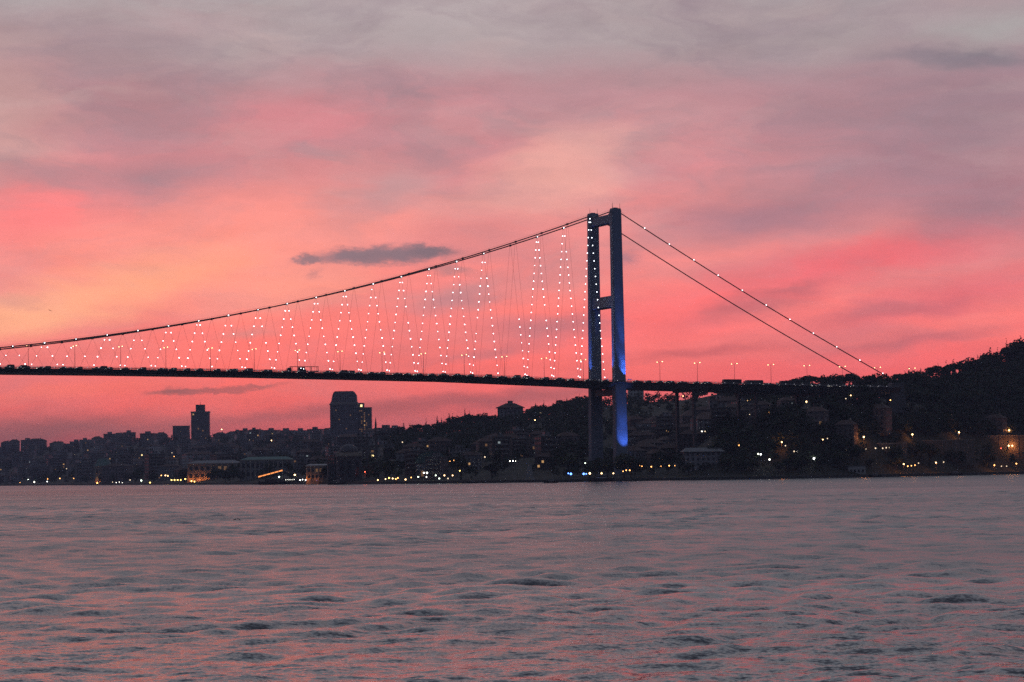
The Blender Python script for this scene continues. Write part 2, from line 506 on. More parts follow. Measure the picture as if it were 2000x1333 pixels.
# ------------------------------------------------------------------ water
def make_water():
    azs = np.concatenate([np.arange(-180, -16, 4.0), np.linspace(-15, 15, 580), np.arange(18, 181, 4.0)])
    azs[0] = -180; azs[-1] = 180
    fh = F_PX * CAM_H
    y = 2.0; rr = [0.05, 1.0]
    while y < 12500:
        rr.append(y)
        if y < 44: y += max(.5, y * .07)
        elif y < 1500: y += min(max(.13, y * y / fh), 0.85 + max(0, y - 420) * .0028)
        else: y *= 1.04
    rr = np.array(rr)
    A, Rr = np.meshgrid(np.radians(azs), rr, indexing='ij')
    X = np.sin(A) * Rr; Y = np.cos(A) * Rr; Z = np.zeros_like(X); DX = np.zeros_like(X); DY = np.zeros_like(X)
    step = np.gradient(rr)[None, :] * np.ones_like(X)
    cstep = Rr * np.gradient(np.radians(azs))[:, None]
    g = np.random.default_rng(3)
    lam = np.exp(g.uniform(np.log(.3), np.log(9), 140))
    S2 = np.zeros_like(X); tot2 = 0.0
    pn = (np.sin(X / 7.3 + Y / 19 + 2 * np.sin(Y / 43 + X / 31)) + np.sin(X / 4.1 - Y / 23 + 1.3 + 2 * np.sin(X / 17)) + np.sin(X / 13 + Y / 61 + 1.5 * np.sin(X / 9 - Y / 37))) / 3
    patch = .88 + .42 * np.clip(pn + .3, 0, 1)
    for l in lam:
        th = R_(-68) + g.normal(0, .62)
        k = 2 * math.pi / l
        slope = .0225 * (1.0 if l < 2.2 else (2.2 / l) ** .55)
        amp = slope / k
        # a wave only lives on the grid where the grid can carry it
        fy = np.clip((l / np.maximum(step, 1e-6) - 2.2) / 2.0, 0, 1); fx = np.clip((l / np.maximum(cstep, 1e-6) - 2.2) / 2.0, 0, 1)
        ph = k * (X * math.cos(th) + Y * math.sin(th)) + g.uniform(0, 6.28)
        grp = .65 + .55 * np.sin(X / (l * 5.1) + g.uniform(0, 6)) * np.sin(Y / (l * 7.3) + g.uniform(0, 6))
        e = amp * fy * fx * grp * patch; S2 += (slope * fy * fx) ** 2; tot2 += slope ** 2
        Z += e * np.sin(ph); c = np.cos(ph) * e * .8
        DX -= c * math.cos(th); DY -= c * math.sin(th)
    # keep the sea equally rough where only its longer waves fit the grid
    kk = np.clip(np.sqrt(tot2 / np.maximum(S2, 1e-9)), 1, 2.1); kk = np.where(S2 < tot2 * .02, 1.0, kk)
    Z *= kk; DX *= kk; DY *= kk
    V = np.stack([X + DX, Y + DY, Z], -1).reshape(-1, 3).astype(np.float32)
    na, nr_ = X.shape
    I, J = np.meshgrid(np.arange(na - 1), np.arange(nr_ - 1), indexing='ij')
    a = (I * nr_ + J).ravel(); Fq = np.stack([a, a + 1, a + nr_ + 1, a + nr_], -1).astype(np.int32)
    me = bpy.data.meshes.new('water')
    me.vertices.add(len(V)); me.vertices.foreach_set('co', V.ravel())
    me.loops.add(Fq.size); me.loops.foreach_set('vertex_index', Fq.ravel())
    me.polygons.add(len(Fq)); me.polygons.foreach_set('loop_start', np.arange(0, Fq.size, 4, dtype=np.int32))
    me.polygons.foreach_set('use_smooth', np.ones(len(Fq), bool))
    me.update(calc_edges=True)
    at_ = me.attributes.new('fine_waves', 'FLOAT', 'POINT')
    at_.data.foreach_set('value', np.clip(1 - S2 / tot2, 0, 1).astype(np.float32).ravel())
    return me


wm = bpy.data.materials.new('sea water'); wm.use_nodes = True
t = wm.node_tree; b = t.nodes['Principled BSDF']
b.inputs['Base Color'].default_value = (.014, .034, .046, 1)
b.inputs['Roughness'].default_value = .4
b.inputs['IOR'].default_value = 1.333
g_ = N(t, 'ShaderNodeNewGeometry')
acc = None
for (sc_, amp, off) in ((1.6, .34, 10), (4.5, .55, 40), (13.0, .55, 90)):
    mp = N(t, 'ShaderNodeMapping', inp={1: (off, off, 0), 2: (0, 0, R_(-14)), 3: (sc_ * .62, sc_, sc_)}); L(t, g_.outputs['Position'], mp.inputs[0])
    nn = N(t, 'ShaderNodeTexNoise', inp={'Scale': 1.0, 'Detail': 2.0, 'Roughness': .5}); L(t, mp.outputs[0], nn.inputs['Vector'])
    sb = N(t, 'ShaderNodeVectorMath', operation='SUBTRACT', inp={1: (.5, .5, .5)}); L(t, nn.outputs['Color'], sb.inputs[0])
    ml = N(t, 'ShaderNodeVectorMath', operation='MULTIPLY', inp={1: (amp, amp, 0)}); L(t, sb.outputs[0], ml.inputs[0])
    if acc is None: acc = ml.outputs[0]
    else:
        ad = N(t, 'ShaderNodeVectorMath', operation='ADD'); L(t, acc, ad.inputs[0]); L(t, ml.outputs[0], ad.inputs[1]); acc = ad.outputs[0]
# cat's-paws: calmer and rougher patches
mp = N(t, 'ShaderNodeMapping', inp={3: (.006, .02, 1)}); L(t, g_.outputs['Position'], mp.inputs[0])
nn = N(t, 'ShaderNodeTexNoise', inp={'Scale': 1.0, 'Detail': 5.0}); L(t, mp.outputs[0], nn.inputs['Vector'])
mrp = N(t, 'ShaderNodeMapRange', inp={1: .35, 2: .65, 3: .55, 4: 1.25}); L(t, nn.outputs['Fac'], mrp.inputs[0])
scl = N(t, 'ShaderNodeVectorMath', operation='SCALE'); L(t, acc, scl.inputs[0]); L(t, mrp.outputs[0], scl.inputs['Scale'])
ad = N(t, 'ShaderNodeVectorMath', operation='ADD'); L(t, g_.outputs['Normal'], ad.inputs[0]); L(t, scl.outputs[0], ad.inputs[1])
nm = N(t, 'ShaderNodeVectorMath', operation='NORMALIZE'); L(t, ad.outputs[0], nm.inputs[0])
L(t, nm.outputs[0], b.inputs['Normal'])
mrr = N(t, 'ShaderNodeMapRange', inp={1: .35, 2: .65, 3: -.035, 4: .045}); L(t, nn.outputs['Fac'], mrr.inputs[0])
fa_ = N(t, 'ShaderNodeAttribute', attribute_name='fine_waves')
mra = N(t, 'ShaderNodeMapRange', inp={1: .1, 2: 1.0, 3: .07, 4: .29}); L(t, fa_.outputs['Fac'], mra.inputs[0])
sm_ = N(t, 'ShaderNodeMath', operation='ADD'); L(t, mrr.outputs[0], sm_.inputs[0]); L(t, mra.outputs[0], sm_.inputs[1]); L(t, sm_.outputs[0], b.inputs['Roughness'])
wme = make_water(); wme.materials.append(wm)
wat = obj('water', wme); wat['kind'] = 'structure'

# ------------------------------------------------------------------ the bridge
BX, BY, BA = 63.62, 1512.3, 0.41882      # foot of the near tower leg, bearing of the deck
WLEG = 31.2
ca, sa = math.cos(BA), math.sin(BA)
BRZ = math.pi + BA                        # bridge-local x runs out over the strait, local y towards the viewer's side


def B(s, tt, z): return Vector((BX - s * ca - tt * sa, BY - s * sa + tt * ca, z))


S_T = [-420, -300, -155, -93, -4, 22, 105, 230, 303, 374, 470, 537]
Z_B = [47.0, 49.0, 52.1, 53.7, 56.0, 57.4, 60.5, 62.9, 63.8, 64.4, 64.8, 64.9]
TH_ = [4.6, 4.6, 4.3, 3.9, 3.2, 2.4, 2.15, 2.1, 2.1, 2.1, 2.1, 2.1]


def zbot(s): return float(np.interp(s, S_T, Z_B))
def zroad(s): return zbot(s) + float(np.interp(s, S_T, TH_))


PANEL = 17.45
H_T = 164.0


def zcable(s):
    if s >= 0: return H_T - .6 - 93.3 * (1 - ((s - 523) / 523) ** 2)
    return H_T - .6 + (61.6 - 163.4) * (-s / 192.3) - 2.2 * math.sin(math.pi * min(1, -s / 192.3))


bridge = thing('suspension_bridge', 'long suspension bridge with lit zigzag hangers and a blue floodlit portal tower', 'bridge', (BX, BY, 0), BRZ)
for side in (0, 1):
    tt = side * WLEG
    m = MB()
    lean = -1 if side else 1     # legs close in a little towards the top
    zs = [-2, 57, 62, 110, 163]; hx = [4.1, 3.75, 3.65, 3.45, 3.25]; hy = [2.7, 2.5, 2.4, 2.2, 2.05]; off = [-1.6, -.9, -.85, -.4, 0]
    i0 = len(m.v)
    for z, a, b_, o_ in zip(zs, hx, hy, off):
        yc = -tt - lean * o_
        c_ = .55
        for (sx, sy) in ((-1 + c_ / a, -1), (1 - c_ / a, -1), (1, -1 + c_ / b_), (1, 1 - c_ / b_), (1 - c_ / a, 1), (-1 + c_ / a, 1), (-1, 1 - c_ / b_), (-1, -1 + c_ / b_)):
            m.v.append((sx * a, yc + sy * b_, z))
    for k in range(len(zs) - 1):
        for j in range(8):
            a = i0 + k * 8 + j; b2 = i0 + k * 8 + (j + 1) % 8
            m.f.append((a, b2, b2 + 8, a + 8))
    e = i0 + 32; m.f.append(tuple(e + j for j in range(8)))
    leg = m.build('tower_leg', STEEL, bridge)
    leg['label'] = ('far' if side else 'near') + ' tower leg'
    s_ = MB(); s_.box(-3.1, 3.1, -tt - 1.8, -tt + 1.8, 163, 164.2, .9, .9); s_.box(-1.6, 1.6, -tt - .7, -tt + .7, 164.2, 164.7, .7, 1)
    s_.build('cable_saddle', STEEL, bridge)
    for xx in (-2.6, 2.4):
        MB().tube([(xx, -tt + .8, 162.9), (xx, -tt + .8, 167.2)], [.16, .07], 5).build('mast', STEEL, bridge)
MB().tube([(1.2, -1.0, 163), (1.2, -1.0, 168.5)], [.10, .04], 5).build('antenna', STEEL, bridge)


def beam(z0, z1, name, hx_, gus=True):
    m = MB(); m.box(-hx_, hx_, -WLEG + 1.2, -1.2, z0, z1)
    if gus:
        for y0, sg in ((-WLEG + 1.7, 1), (-1.7, -1)):
            i = len(m.v)
            for x in (-hx_ * .96, hx_ * .96): m.v += [(x, y0, z1 - .05), (x, y0, z1 + 2.0), (x, y0 + sg * 4.2, z1 - .05)]
            m.f += [(i, i + 1, i + 2), (i + 3, i + 5, i + 4), (i + 1, i + 4, i + 5, i + 2)]
    return m.build(name, STEEL, bridge)


beam(156.0, 161.0, 'cross_beam', 2.3)
beam(105.0, 111.6, 'cross_beam', 2.5, False)
beam(51.5, 55.2, 'cross_beam', 2.4, False).data.materials[0] = DARKSTEEL
for yy in np.linspace(-WLEG + 4, -4, 9):
    MB().box(-.9, .9, yy - .35, yy + .35, 155.2, 156.1).build('maintenance_rail_bracket', DARKSTEEL, bridge)
for yy in np.linspace(-WLEG + 4, -4, 9):
    MB().box(-.9, .9, yy - .35, yy + .35, 104.2, 105.1).build('maintenance_rail_bracket', DARKSTEEL, bridge)

# deck
ss = np.concatenate([np.arange(-197, -4, 9.6), np.arange(-4, 560, 10)])
m = MB(); prof = [(5.0, 1.0), (4.2, .86), (1.0, 0), (-WLEG - 1.0, 0), (-WLEG - 4.2, .86), (-WLEG - 5.0, 1.0)]
for s in ss:
    zb, zr_ = zbot(s), zroad(s)
    for (y, fz) in prof: m.v.append((s, y, zb + (zr_ - zb) * fz))
n_ = len(prof)
for k in range(len(ss) - 1):
    for j in range(n_):
        a = k * n_ + j; b2 = k * n_ + (j + 1) % n_
        m.f.append((a, b2, b2 + n_, a + n_))
m.build('deck_girder', DARKSTEEL, bridge)
m = MB()
for s0, s1 in zip(ss[:-1], ss[1:]):
    a, c = zroad(s0) + .06, zroad(s1) + .06
    m.quad((s0, 1.5, a), (s1, 1.5, c), (s1, -WLEG - 1.5, c), (s0, -WLEG - 1.5, a))
m.build('road_surface', ASPH, bridge)
for y in (4.75, -WLEG - 4.75):
    m = MB()
    for hh, rr_ in ((1.2, .07), (.75, .05), (.35, .05)):
        m.tube([(s, y, zroad(s) + hh) for s in ss], rr_, 4, False)
    for s in np.arange(-196, 552, 2.5):
        z = zroad(s); m.box(s - .06, s + .06, y - .06, y + .06, z - .02, z + 1.2)
    m.box(-2, 2, y - .03, y + .03, zroad(0) + .2, zroad(0) + .9)
    o = m.build('railing', RAIL, bridge)
for y in (1.9, -WLEG - 1.9, -WLEG / 2):
    m = MB(); m.tube([(s, y, zroad(s) + .55) for s in ss], .22, 4, False)
    m.build('crash_barrier', RAIL, bridge)
# approach columns
for s in (-53.5, -97, -139):
    for y in (-4.5, -WLEG + 4.5):
        p = B(s, -y, 0); zg = ground(p.x, p.y)
        MB().box(s - .8, s + .8, y - 1.0, y + 1.0, zg - 3, zbot(s) - .9, 1, 1).build('pier', DARKSTEEL, bridge)
    MB().box(s - 1.4, s + 1.4, -WLEG + 1.5, -1.5, zbot(s) - 1.1, zbot(s) + .02).build('pier_cap', DARKSTEEL, bridge)
# anchor blocks
for y in (0, -WLEG):
    MB().box(-203, -189, y - 2.5, y + 2.5, 40, 59.0, .6, .9).build('anchor_block', DARKSTEEL, bridge)

# main cables, bands, hangers and their lamps
lampme = ball(.29).mesh('hanger_lamp', LAMPW, True)
bandme = MB().tube([(-.55, 0, 0), (.55, 0, 0)], .62, 8).mesh('cable_band', CABLE)
LAMPS = []
for side in (0, 1):
    y = -side * WLEG
    m = MB(); pts = [(s, y, zcable(s)) for s in np.concatenate([np.linspace(-192.3, 0, 30), np.linspace(4, 560, 110)])]
    m.tube(pts, .34, 8); m.build('main_cable', CABLE, bridge)
    for dy in (-.5, .5):
        mm_ = MB(); mm_.tube([(p[0], p[1] + dy, p[2] + 1.1) for p in pts[28:]], .02, 4, False)
        mm_.build('handrail_wire', CABLE, bridge)
    for k in range(0, 31):
        s0 = PANEL * (k + 1.0); zc = zcable(s0)
        bnd = obj('cable_band', bandme, bridge, (s0, y, zc))
        bnd.rotation_euler = (0, math.atan2(-(zcable(s0 + 1) - zcable(s0 - 1)), 2), 0)
        lit = side == 0
        if lit and k != 3 and k <= 21: LAMPS.append((Vector((s0, y + .75, zc + .1)), None))
        for sg in (1, -1):
            s1 = s0 + sg * (PANEL / 2 - .35); z1 = zroad(s1) + .2
            if zc - z1 < 1.2: continue
            h = MB().tube([(s0 + sg * .3, y, zc - .3), (s1, y, z1)], .045, 5).build('hanger', CABLE, bridge)
            if not lit or k > 21: continue
            base = zroad(s0) + 2.45
            j = 0
            while True:
                zz = base + 4.66 * j; j += 1
                if zz > zc - 1.6: break
                if k == 3 and sg == 1: continue
                if k == 3 and sg == -1 and zz > 100: continue
                f = (zc - zz) / (zc - z1)
                if random.random() > .025: LAMPS.append((Vector((s0 + sg * .3 + (s1 - s0 - sg * .3) * f, y + .4, zz)), h))
for i in range(11):
    s = -19.3 - i * 16.67
    LAMPS.append((Vector((s, .7, zcable(s) + .25)), None))
cam_l = bridge.matrix_basis.inverted() @ CC
LAMPS.sort(key=lambda a: (a[0] - cam_l).length)
nb = ball(.29)
rest = MB()
for i, (p, h) in enumerate(LAMPS):
    if i < 300: obj('hanger_lamp', lampme, h if h is not None else bridge, p, None, random.uniform(.72, 1.18))
    else:
        i0 = len(rest.v); rest.v += [(a + p.x, b2 + p.y, c + p.z) for a, b2, c in nb.v]; rest.f += [tuple(i0 + q_ for q_ in f) for f in nb.f]
ro = rest.build('hanger_lamps', LAMPW, bridge, True); ro['kind'] = 'stuff'
edge = ball(.2, 6, 4).mesh('edge_lamp', LAMPDIM, True)
for s in np.arange(-186, 372, 6.1):
    obj('edge_lamp', edge, bridge, (float(s), 5.0, zroad(s) + .75))

# blue floodlights on the tower
FLOOD = mat('floodlight housing', (.05, .05, .06), .5, 0, emis=(.1, .2, 1), strength=.3)


def flood(s, yl, z, tgt, watts, size, colr=(.10, .24, 1.0), blend=.6):
    fx = MB().box(-.35, .35, -.25, .25, 0, .5).build('floodlight', FLOOD, bridge)
    fx.location = (s, yl, z)
    ld = bpy.data.lights.new('floodlight_beam', 'SPOT'); ld.energy = watts; ld.color = colr; ld.spot_size = R_(size); ld.spot_blend = blend; ld.shadow_soft_size = .25
    lo = bpy.data.objects.new('floodlight_beam', ld); COL.objects.link(lo); lo.parent = bridge
    lo.location = (s, yl, z + .9)
    dv = Vector(tgt) - Vector((s, yl, z + .9))
    lo.rotation_euler = dv.to_track_quat('-Z', 'Y').to_euler()


flood(-4.8, 7.2, 60.4, (-2.8, 3.2, 66.5), 23715, 44, blend=1.0)
flood(-3.6, 7.2, 60.4, (-.8, 2.8, 82), 23715, 34, blend=1.0)
flood(-3.0, 7.4, 60.4, (.2, 2.4, 118), 104625, 16, blend=1.0)
flood(-1.2, 13.5, 13.0, (-1.0, 4.0, 27), 23715, 42, blend=.9)
flood(-1.0, 13.5, 13.0, (-.8, 3.6, 44), 22320, 24, blend=.9)
for yl in (-.6, -WLEG + .6):
    flood(7.0, yl, 60.8, (3.5, yl, 78), 18135, 36, blend=.9)
    flood(7.0, yl, 60.8, (3.5, yl, 98), 31387, 18, blend=.9)
flood(9.0, -WLEG, 3.0, (3.9, -WLEG, 16), 1500, 36)

# ------------------------------------------------------------------ deck lamps
post = thing('street_lamp', '', 'street lamp', group='twin street lamps along the bridge deck')
MB().tube([(0, 0, 0), (0, 0, 13.4)], [.16, .08], 6).build('pole', RAIL, post)
for sg in (-1, 1):
    MB().tube([(0, 0, 13.2), (0, sg * 1.4, 13.75), (0, sg * 3.4, 13.9)], .06, 5).build('arm', RAIL, post)
    hd = MB().box(-.2, .2, sg * 3.4 - .6, sg * 3.4 + .6, 13.85, 14.05).build('lamp_head', RAIL, post)
    ll = ball(.3, 8, 4).build('lamp', GLOW['s'], hd, True); ll.location = (0, sg * 3.4, 13.75); ll.scale = (1, 1.3, .8)
lamp_s = [354.2 - 26.03 * i for i in range(23)]
lamp_s += []
for i, s in enumerate(lamp_s):
    o = post if i == 0 else copy_tree(post)
    o.location = B(s, WLEG / 2, zroad(s)); o.rotation_euler = (0, 0, BRZ)
    if s < -197: o.location.z = max(o.location.z, ground(o.location.x, o.location.y) - 3)
    left = s > 0
    idx = (13 - i) if left else (i - 14)
    o['label'] = 'twin-arm street lamp on the bridge, %s lamp post to the %s of the tower' % (ordn(idx), 'left' if left else 'right')

# ------------------------------------------------------------------ vehicles on the deck
GLASS = mat('car glass', (.02, .02, .025), .15, 0)
TYRE = mat('tyre', (.02, .02, .02), .9, 0)
HEADL = mat('headlight', (.8, .8, .8), .3, 0, emis=(1, .93, .8), strength=3.0)
TAIL = mat('tail lamp', (.3, .01, .01), .3, 0, emis=(1, .05, .03), strength=1.0)
CARP = [mat('car paint dark', (.03, .03, .035), .35, .3), mat('car paint grey', (.14, .14, .15), .35, .3), mat('car paint red', (.14, .02, .02), .35, .2), mat('car paint white', (.4, .4, .4), .35, .2)]
wheelme = MB().tube([(0, -.11, 0), (0, .11, 0)], .33, 10).mesh('wheel', TYRE)
headme = ball(.14, 6, 4).mesh('headlight', HEADL, True)
tailme = ball(.1, 6, 4).mesh('tail_lamp', TAIL, True)


def extrude(profile, hw, taper=1.0):
    m = MB(); n = len(profile); top = max(z for _, z in profile); bot = min(z for _, z in profile)
    for sg in (-1, 1):
        for (x, z) in profile:
            k = 1 - (1 - taper) * (z - bot) / max(1e-6, top - bot)
            m.v.append((x, sg * hw * k, z))
    m.f += [tuple(range(n))[::-1] if False else tuple(range(n)), tuple(range(n, 2 * n))[::-1]]
    for j in range(n):
        a, b2 = j, (j + 1) % n
        m.f.append((b2, a, a + n, b2 + n))
    return m


def car_kind(kind):
    if kind == 'sedan':
        body = [(-2.2, .35), (-2.2, .85), (-1.6, .95), (1.0, .95), (2.1, .78), (2.25, .4), (2.0, .28), (-2.0, .28)]
        cab = [(-1.6, .94), (-1.0, 1.42), (.25, 1.46), (1.05, .94)]; wx = (1.35, -1.3); top = 1.46; ln = 2.2
    elif kind == 'hatch':
        body = [(-1.9, .35), (-1.95, .95), (.9, .98), (1.8, .8), (1.95, .4), (1.8, .28), (-1.8, .28)]
        cab = [(-1.9, .94), (-1.55, 1.5), (.2, 1.52), (1.0, .96)]; wx = (1.2, -1.25); ln = 1.9
    elif kind == 'suv':
        body = [(-2.25, .45), (-2.3, 1.1), (1.0, 1.12), (2.15, .98), (2.3, .5), (2.1, .36), (-2.1, .36)]
        cab = [(-2.2, 1.1), (-1.9, 1.76), (.35, 1.78), (1.1, 1.1)]; wx = (1.4, -1.4); ln = 2.2
    else:   # van
        body = [(-2.6, .4), (-2.65, 1.3), (1.7, 1.3), (2.5, 1.05), (2.65, .5), (2.4, .32), (-2.5, .32)]
        cab = [(-2.6, 1.28), (-2.5, 2.3), (.9, 2.3), (1.75, 1.28)]; wx = (1.7, -1.6); ln = 2.55
    return body, cab, wx, ln


VEH = {}
for kind in ('sedan', 'hatch', 'suv', 'van'):
    body, cab, wx, ln = car_kind(kind)
    bm_ = extrude(body, .88, .96).mesh('body', CARP[0]); cm = extrude(cab, .8, .84).mesh('cabin', GLASS)
    VEH[kind] = (bm_, cm, wx, ln)


def put_car(kind, s, tt, heading, paint, label, grp):
    bm_, cm, wx, ln = VEH[kind]
    o = thing('car' if kind != 'van' else 'van', label, 'car' if kind != 'van' else 'van', B(s, tt, zroad(s) + .06), BRZ + (0 if heading > 0 else math.pi), grp)
    bo = obj('body', bm_, o)
    bo.material_slots[0].link = 'OBJECT'; bo.material_slots[0].material = paint
    obj('cabin', cm, o)
    for x in wx:
        for y in (-.78, .78): obj('wheel', wheelme, o, (x, y, .33))
    for y in (-.6, .6):
        obj('headlight', headme, bo, (ln + .02, y, .68)); obj('tail_lamp', tailme, bo, (-ln + .02, y, .75))
    return o


def big_vehicle(name, s, tt, heading, length, height, label, cat, paint, decker=False):
    o = thing(name, label, cat, B(s, tt, zroad(s) + .06), BRZ + (0 if heading > 0 else math.pi))
    hl = length / 2
    body = [(-hl, .4), (-hl, height - .25), (-hl + .25, height), (hl - .5, height), (hl - .05, height - .7), (hl, 1.1), (hl - .1, .4)]
    bo = extrude(body, 1.25, .97).build('body', paint, o)
    n = int(length / 1.55)
    for sg in (-1, 1):
        for k in range(n - 1):
            x = -hl + .5 + k * 1.5
            MB().box(x, x + 1.3, sg * 1.235 - .03, sg * 1.235 + .03, height - 1.75, height - .75).build('window', GLASS, o)
    MB().box(hl - .1, hl + .03, -1.05, 1.05, 1.3, height - .75).build('windscreen', GLASS, o)
    for x in (hl - 2.4, -hl + 2.6):
        for y in (-1.1, 1.1): obj('wheel', wheelme, o, (x, y, .48), None, 1.45)
    for y in (-.9, .9): obj('headlight', headme, bo, (hl + .02, y, .8)); obj('tail_lamp', tailme, bo, (-hl - .02, y, .9))
    return o


# open-framed car transporter
s_tr = 199.0
tr = thing('car_transporter', 'long open-framed car transporter lorry on the bridge deck', 'lorry', B(s_tr, 4.2, zroad(s_tr) + .06), BRZ)
DP = CARP[0]
extrude([(7.0, .5), (7.0, 2.6), (7.5, 3.2), (8.6, 3.1), (9.3, 1.7), (9.4, .6), (9.2, .45)], 1.2, .94).build('cab', DP, tr)
MB().box(9.0, 9.32, -1.0, 1.0, 1.75, 2.6).build('windscreen', GLASS, tr)
MB().box(-9.3, 6.8, -1.2, 1.2, .8, 1.15).build('lower_deck', DP, tr)
MB().box(-9.3, 7.6, -1.2, 1.2, 3.55, 3.8).build('upper_deck', DP, tr)
for x in (-9.1, -5.0, -.6, 1.0, 2.3, 6.6):
    for y in (-1.1, 1.1): MB().box(x - .12, x + .12, y - .1, y + .1, 1.1, 3.6).build('post', DP, tr)
MB().box(-1.2, 2.6, -1.0, 1.0, 1.16, 3.3).build('load', DP, tr)
for x in (8.2, 5.4, -4.2, -5.4, -6.6):
    for y in (-1.0, 1.0): obj('wheel', wheelme, tr, (x, y, .48), None, 1.45)
big_vehicle('bus', -80.0, 4.2, 1, 12.5, 3.3, 'long dark bus in the traffic on the approach deck, first right of the tower', 'bus', CARP[0])
big_vehicle('bus', -95.5, 4.2, 1, 12.0, 3.1, 'dark bus on the approach deck following another bus', 'bus', CARP[1])
big_vehicle('bus', -121.0, 4.2, 1, 14.0, 3.2, 'long low bus on the approach deck in front of the hilltop trees', 'bus', CARP[0])
put = []
busy = [(s_tr - 13, s_tr + 13), (-104, -71), (-131, -112)]
s = 376.0
rv = random.Random(11)
while s > -190:
    if not any(a < s < b2 for a, b2 in busy):
        put.append((s, 4.2)); s -= rv.uniform(6.6, 11.5)
    else: s -= 2
s = 373.0
while s > -190:
    put.append((s, 8.0)); s -= rv.uniform(9, 21)
put.sort(key=lambda a: -a[0])
iv = {'left': 0, 'right': 0}
left_list = [p for p in put if p[0] > 0][::-1]; right_list = [p for p in put if p[0] <= 0]
for nm_, lst in (('left', left_list), ('right', right_list)):
    for i, (s, tt) in enumerate(lst):
        k = rv.choices(['sedan', 'hatch', 'suv', 'van'], [4, 4, 2.2, 1.1])[0]
        if nm_ == 'left' and s > 362 and tt < 5: k = 'van'
        pc = rv.choices([0, 1, 2, 3], [5, 3, .6, .9])[0]
        put_car(k, s, tt, 1, CARP[pc], '%s %s on the bridge, %s car to the %s of the tower' % (['black', 'grey', 'dark red', 'white'][pc], {'sedan': 'saloon car', 'hatch': 'hatchback', 'suv': 'tall estate car', 'van': 'van'}[k], ordn(i), nm_), 'cars in the traffic on the bridge')

